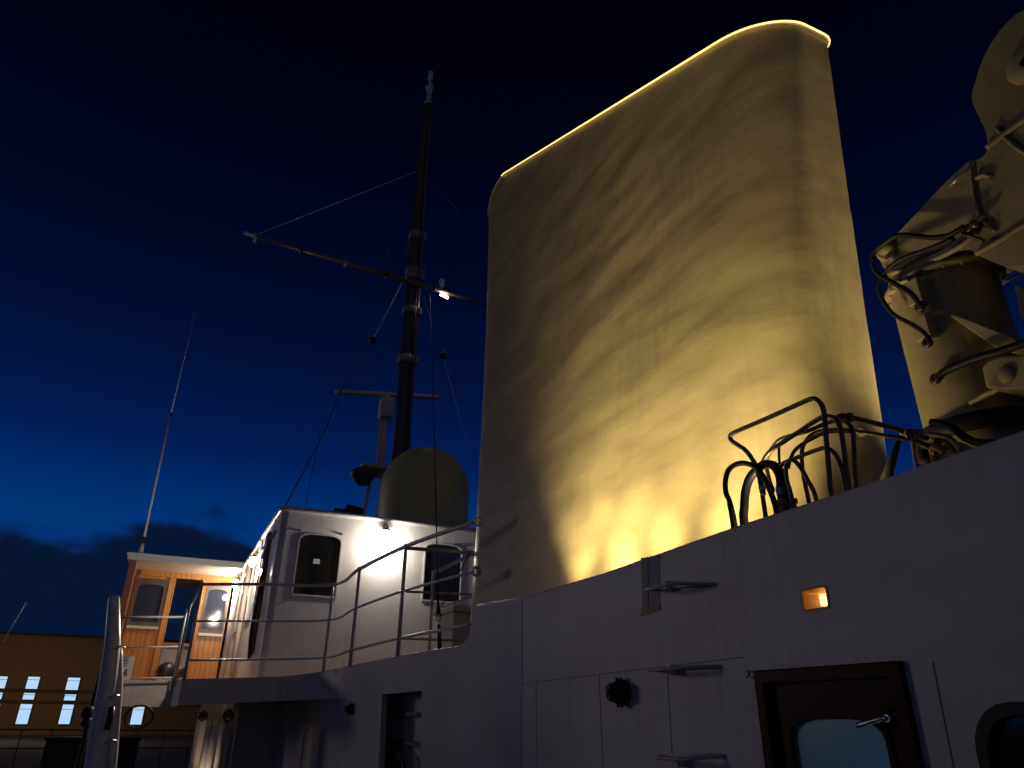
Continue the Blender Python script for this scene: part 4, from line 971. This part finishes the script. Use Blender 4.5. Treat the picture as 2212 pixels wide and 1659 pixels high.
# yard
Yy = YM-.28
ya, yb = onY(552, 511, Yy), onY(1075, 664, Yy)
yard = thing('yard', onY(880, 608, Yy), 'varnished cross yard with pale left tip crossing the mast', 'yard')
q = MB(); pts = [ya.lerp(yb, k/8) for k in range(9)]; q.tube(pts, [.045, .056, .064, .070, .072, .072, .068, .06, .05], 12); q.build('spar', M['yardwood'], yard)
q = MB(); e0 = onY(527, 502, Yy); q.tube([e0, ya], .05, 10); q.tube([ya+Vector((0, 0, -.16)), ya+Vector((0, 0, .08))], .04, 8); q.build('end_fitting', M['rail'], yard)
for px_, py_ in ((640, 538), (818, 590), (731, 564), (925, 622)):
    k = (px_-552)/(1075-552); P_ = ya.lerp(yb, k)
    q = MB(); q.tube([P_-Vector((.03, 0, .01)), P_+Vector((.03, 0, .01))], .10, 12); q.build('spar_band', M['steel'] if px_ == 731 else M['black'], yard)
s_ = onY(955, 613, Yy)
so_ = thing('wind_sensor', s_, 'small white sensor standing on the yard right of the mast', 'sensor')
q = MB(); q.lathe([(.03, -.20), (.04, -.10), (.075, -.04), (.08, .03), (.07, .04), (.07, .055), (.085, .06), (.085, .13), (.05, .16), (0, .17)], s_, (0, 0, 1), 14); q.build('body', M['rail'], so_)
s2 = onY(959, 640, Yy-.05)
yl = thing('yard_lamp', s2, 'small lit white lamp hanging under the yard right of the mast', 'lamp')
q = MB(); q.tube([s2+Vector((-.10, 0, .06)), s2+Vector((.12, 0, -.02))], [.05, .035], 10); q.build('tube', M['bulb'], yl)
lamp_light('yard_light', 'POINT', s2+Vector((0, -.12, -.08)), .35, (1, .75, .5), .04)

# rigging
def wire(nm, P3, r_, mt, label, blk=None):
    o = MB().tube(P3, r_, 6).build(nm, M[mt]); tag(o, label, 'rigging'); return o
A_ = onY(898, 371, YM-.1)
wire('rigging_wire', [A_, ya+Vector((.0, 0, .05))], .012, 'wirelight', 'pale wire from the mast down to the left tip of the yard')
wire('rigging_wire', [onY(922, 374, YM-.1), onY(1075, 560, Yy)], .010, 'wire', 'thin wire from the mast down behind the funnel')
b1 = onY(805, 735, YM-1)
wire('rigging_wire', [onY(868, 612, Yy), b1], .013, 'wirelight', 'pale rope from the yard down to the left pulley block')
wire('rigging_wire', [b1, onY(735, 847, YM-2), onY(700, 935, YM-2.6), onY(614, 1096, YD+.2)], .014, 'wire', 'dark rope from the left pulley block down to the deckhouse corner')
b2 = onY(957, 770, YM-1)
wire('rigging_wire', [onY(914, 640, Yy), b2], .009, 'wire', 'thin rope from the yard to the right pulley block')
wire('rigging_wire', [b2, onY(985, 870, YM-1.5), onY(1010, 960, YM-2)], .009, 'wirelight', 'pale rope running down from the right pulley block towards the funnel')
wire('rigging_wire', [onY(908, 250, YM-.2), onY(893, 300, YM-.2), onY(860, 480, YM-.3), onY(836, 560, YM-.4)], .008, 'wire', 'faint wire leaving the masthead on the left side')
wire('rigging_wire', [onY(700, 900, YM), onY(660, 1090, YD+.6)], .008, 'wire', 'faint halyard left of the radar scanner')
for c, lb in ((b1, 'black pulley block on the left rope below the yard'), (b2, 'black pulley block on the right rope below the yard')):
    o = thing('pulley_block', c, lb, 'pulley block')
    q = MB(); q.lathe([(0, -.05), (.08, -.05), (.10, -.02), (.10, .02), (.08, .05), (0, .05)], c, (0, 1, 0), 16); q.build('shell', M['black'], o)
    q = MB(); q.tube([c+Vector((0, 0, .08)), c+Vector((.02, 0, .17))], .02, 6); q.build('becket', M['steel'], o)
YK = 7.6
wt = onY(928, 621, Yy); wb_ = onY(946, 1300, YK)
wire('rigging_wire', [wt, onY(933, 752, 15), onY(943, 1148, 9.0), wb_], .009, 'black', 'long black backstay from the yard down to the turnbuckle')
wire('rigging_wire', [onY(1018, 1188, YK), onY(955, 1309, YK)], .006, 'black', 'short black stay slanting down to the turnbuckle')
tb = thing('turnbuckle', onY(948, 1350, YK), 'black turnbuckle and chain at the foot of the backstay', 'turnbuckle')
q = MB(); 
for (y0__, y1__, r_) in ((1288, 1312, .012), (1312, 1326, .026), (1349, 1405, .017)):
    q.tube([onY(946+(y0__-1290)*.03, y0__, YK), onY(946+(y1__-1290)*.03, y1__, YK)], r_, 8)
q.build('screw_body', M['black'], tb)
q = MB(); c = onY(947, 1336, YK); q.tube([c+Vector((cos(t)*.028, 0, sin(t)*.028)) for t in [2*pi*i/12 for i in range(12)]], .008, 6, closed=True); q.tube([onY(936, 1328, YK), onY(957, 1328, YK)], .012, 8); q.build('shackle', M['steel'], tb)
q = MB(); q.tube([onY(949, 1352, YK), onY(950, 1370, YK), onY(951, 1400, YK)], [.02, .014, .019], 8); q.build('rope_whipping', M['rubber'], tb)

# flag staff whip at far left
wire('rigging_wire', [onY(-8, 1410, 14), onY(57, 1300, 14)], .012, 'wirelight', 'thin pale wire rising at the far left over the warehouse')

# ================================================================== leaning tube (gangway davit)
YG = 8.
dv = thing('davit_post', onY(205, 1659, YG), 'stout white tapered davit tube leaning in front of the bridge wing', 'davit')
lst = [((246, 1291), 12.5), ((246, 1310), 14), ((242.5, 1391), 18), ((236, 1492), 23), ((213, 1593), 21), ((204, 1659), 24), ((188, 1760), 26)]
pts = []; rs = []
for (p, r) in lst:
    A = onY(*p, YG); pts.append(A); rs.append((onY(p[0]+r, p[1], YG)-onY(p[0]-r, p[1], YG)).length/2)
a_top = pts[0]
q = MB(); 
cl_ = [((246, 1292), 12.8), ((243, 1390), 18), ((232, 1480), 20.5), ((218, 1560), 22), ((205, 1659), 24), ((186, 1790), 26)]
pts = [onY(*p, YG) for p, r in cl_]; rs = [(onY(p[0]+r, p[1], YG)-onY(p[0]-r, p[1], YG)).length/2 for p, r in cl_]
q.tube(spline([pts[0]+(pts[0]-pts[1]).normalized()*.02]+pts, 1), [rs[0]*.75]+rs, 24); q.build('main_tube', M['rail'], dv)
q = MB(); q.tube(spline([onY(252, 1400, YG+.05), onY(253, 1470, YG+.05), onY(247, 1560, YG+.05), onY(238, 1670, YG+.05), onY(226, 1790, YG+.05)], 3), .05, 14); q.build('side_tube', M['rail'], dv)
q = MB(); q.tube([onY(242, 1527, YG-.14), onY(238, 1550, YG-.14), onY(231, 1576, YG-.13)], .026, 8); q.build('cleat', M['black'], dv)
for (x_, y_, k_) in ((246, 1403, 0), (232, 1508, 1), (225, 1606, 2)):
    c = onY(x_, y_, YG-.12); MB().tube([c, c+Vector((.05, -.02, .03)), c+Vector((.09, 0, .02))], .009, 6).build('eye_bolt', M['steel'], dv)
tk = thing('rope_tackle', onY(187, 1538, YG+.3), 'dark rope tackle hanging left of the leaning davit tube', 'rope')
MB().tube(spline([onY(221, 1441, YG+.2), onY(208, 1490, YG+.2), onY(196, 1530, YG+.2), onY(188, 1560, YG+.2), onY(180, 1610, YG+.2), onY(160, 1680, YG+.2)], 4), .022, 8).build('rope', M['rubber'], tk)
q = MB(); q.lathe([(0, -.06), (.05, -.05), (.06, 0), (.05, .05), (0, .06)], onY(190, 1540, YG+.15), (0, 1, 0), 14); q.lathe([(0, -.05), (.04, -.04), (.05, 0), (.04, .04), (0, .05)], onY(187, 1560, YG+.15), (0, 1, 0), 14); q.build('block', M['black'], tk)
lamp_light('davit_light', 'SPOT', (.9, 9.6, 3.0), 190, (1, .86, .72), .03, (onY(250, 1430, YG).x, YG, 2.0), 60, .8)  # unseen spot added to give the tube its deck-lamp highlight

# ring under the wing
rg = onY(300, 1548, 16.5); q = MB()
q.tube([rg+Vector((cos(t)*.24, 0, sin(t)*.19)) for t in [2*pi*i/28 for i in range(28)]], .02, 8, closed=True)
tag(q.build('hanging_hoop', M['black']), 'thin black hoop hanging under the bridge wing before a lit window', 'hoop')
# railing on the quay below
qr = thing('quay_railing', (-2, 30, 0), 'dark quay railing with thin uprights seen under the bridge wing', 'railing')
q = MB(); Yq2 = 30
for i in range(11):
    X = -4.6+i*.85; 
    q2 = MB(); q2.tube([(X, Yq2, 0), (X, Yq2, 1.05)], .02, 6); q2.build('upright', M['wire'], qr)
for z_ in (.5, 1.05): 
    q2 = MB(); q2.tube([(-12, Yq2, z_), (6, Yq2, z_)], .022, 6); q2.build('bar', M['wire'], qr)
q = MB()
cr = thing('stacked_crate', (-1.5, 26, 0), 'dark flat crate on the quay seen under the bridge wing', 'crate')
q.box((-2.6, 26, 0), (-.2, 27.2, .85), ch=.02); q.build('body', M['dark'], cr)
q = MB(); q.box((-2.65, 25.95, .852), (-.15, 27.25, .93)); q.build('lid', M['dark'], cr)

# ================================================================== bulkhead lights (black)
def bulkhead(base, nrm, r_, label):
    o = thing('bulkhead_lamp', base, label, 'bulkhead lamp', 'unlit black bulkhead lamps on the white walls')
    n_ = Vector(nrm)
    q = MB(); q.lathe([(0, 0), (r_*1.02, 0), (r_*1.05, r_*.25), (r_*.98, r_*.55), (r_*.95, r_*.6), (0, r_*.6)], base, nrm, 28)
    for z_ in (-1, 1):
        for k_ in (.25, .75):
            c = Vector(base)+n_*(r_*(.18+k_*.75))+Vector((0, 0, z_*r_*1.0)); q.tube([c-Vector((0, 0, r_*.16)), c+Vector((0, 0, r_*.16))], r_*.14, 8)
    q.build('housing', M['black'], o)
    q = MB(); q.lathe([(r_*.92, r_*.6), (r_*.88, r_*.9), (r_*.7, r_*1.25), (r_*.4, r_*1.5), (0, r_*1.6)], base, nrm, 24); q.build('glass', M['rubber'], o)
    q = MB()
    for a_ in (0, pi/2):
        u_ = n_.orthogonal().normalized(); v_ = n_.cross(u_); dd = u_*cos(a_)+v_*sin(a_)
        q.tube([Vector(base)+dd*(r_*1.0*cos(t))+n_*(r_*.62+r_*1.12*sin(t)) for t in [pi*i/12 for i in range(13)]], r_*.07, 6)
    q.build('guard', M['black'], o)
b = onX(1350, 1496, XW); bulkhead(b, (-1, 0, 0), .064, 'large unlit black bulkhead lamp on the white wall left of the wooden door')
b = onX(763, 1532, XW); bulkhead(b, (-1, 0, 0), .062, 'unlit black bulkhead lamp on the white wall left of the open locker')
b = onY(493, 1546, 13.2); bulkhead(b, (0.1, -1, 0), .085, 'unlit black bulkhead lamp right of the three lit pipes under the wing')
b = onY(441, 1547, 13.2); bulkhead(b, (-.6, -.8, 0), .07, 'unlit black bulkhead lamp left of the three lit pipes under the wing')
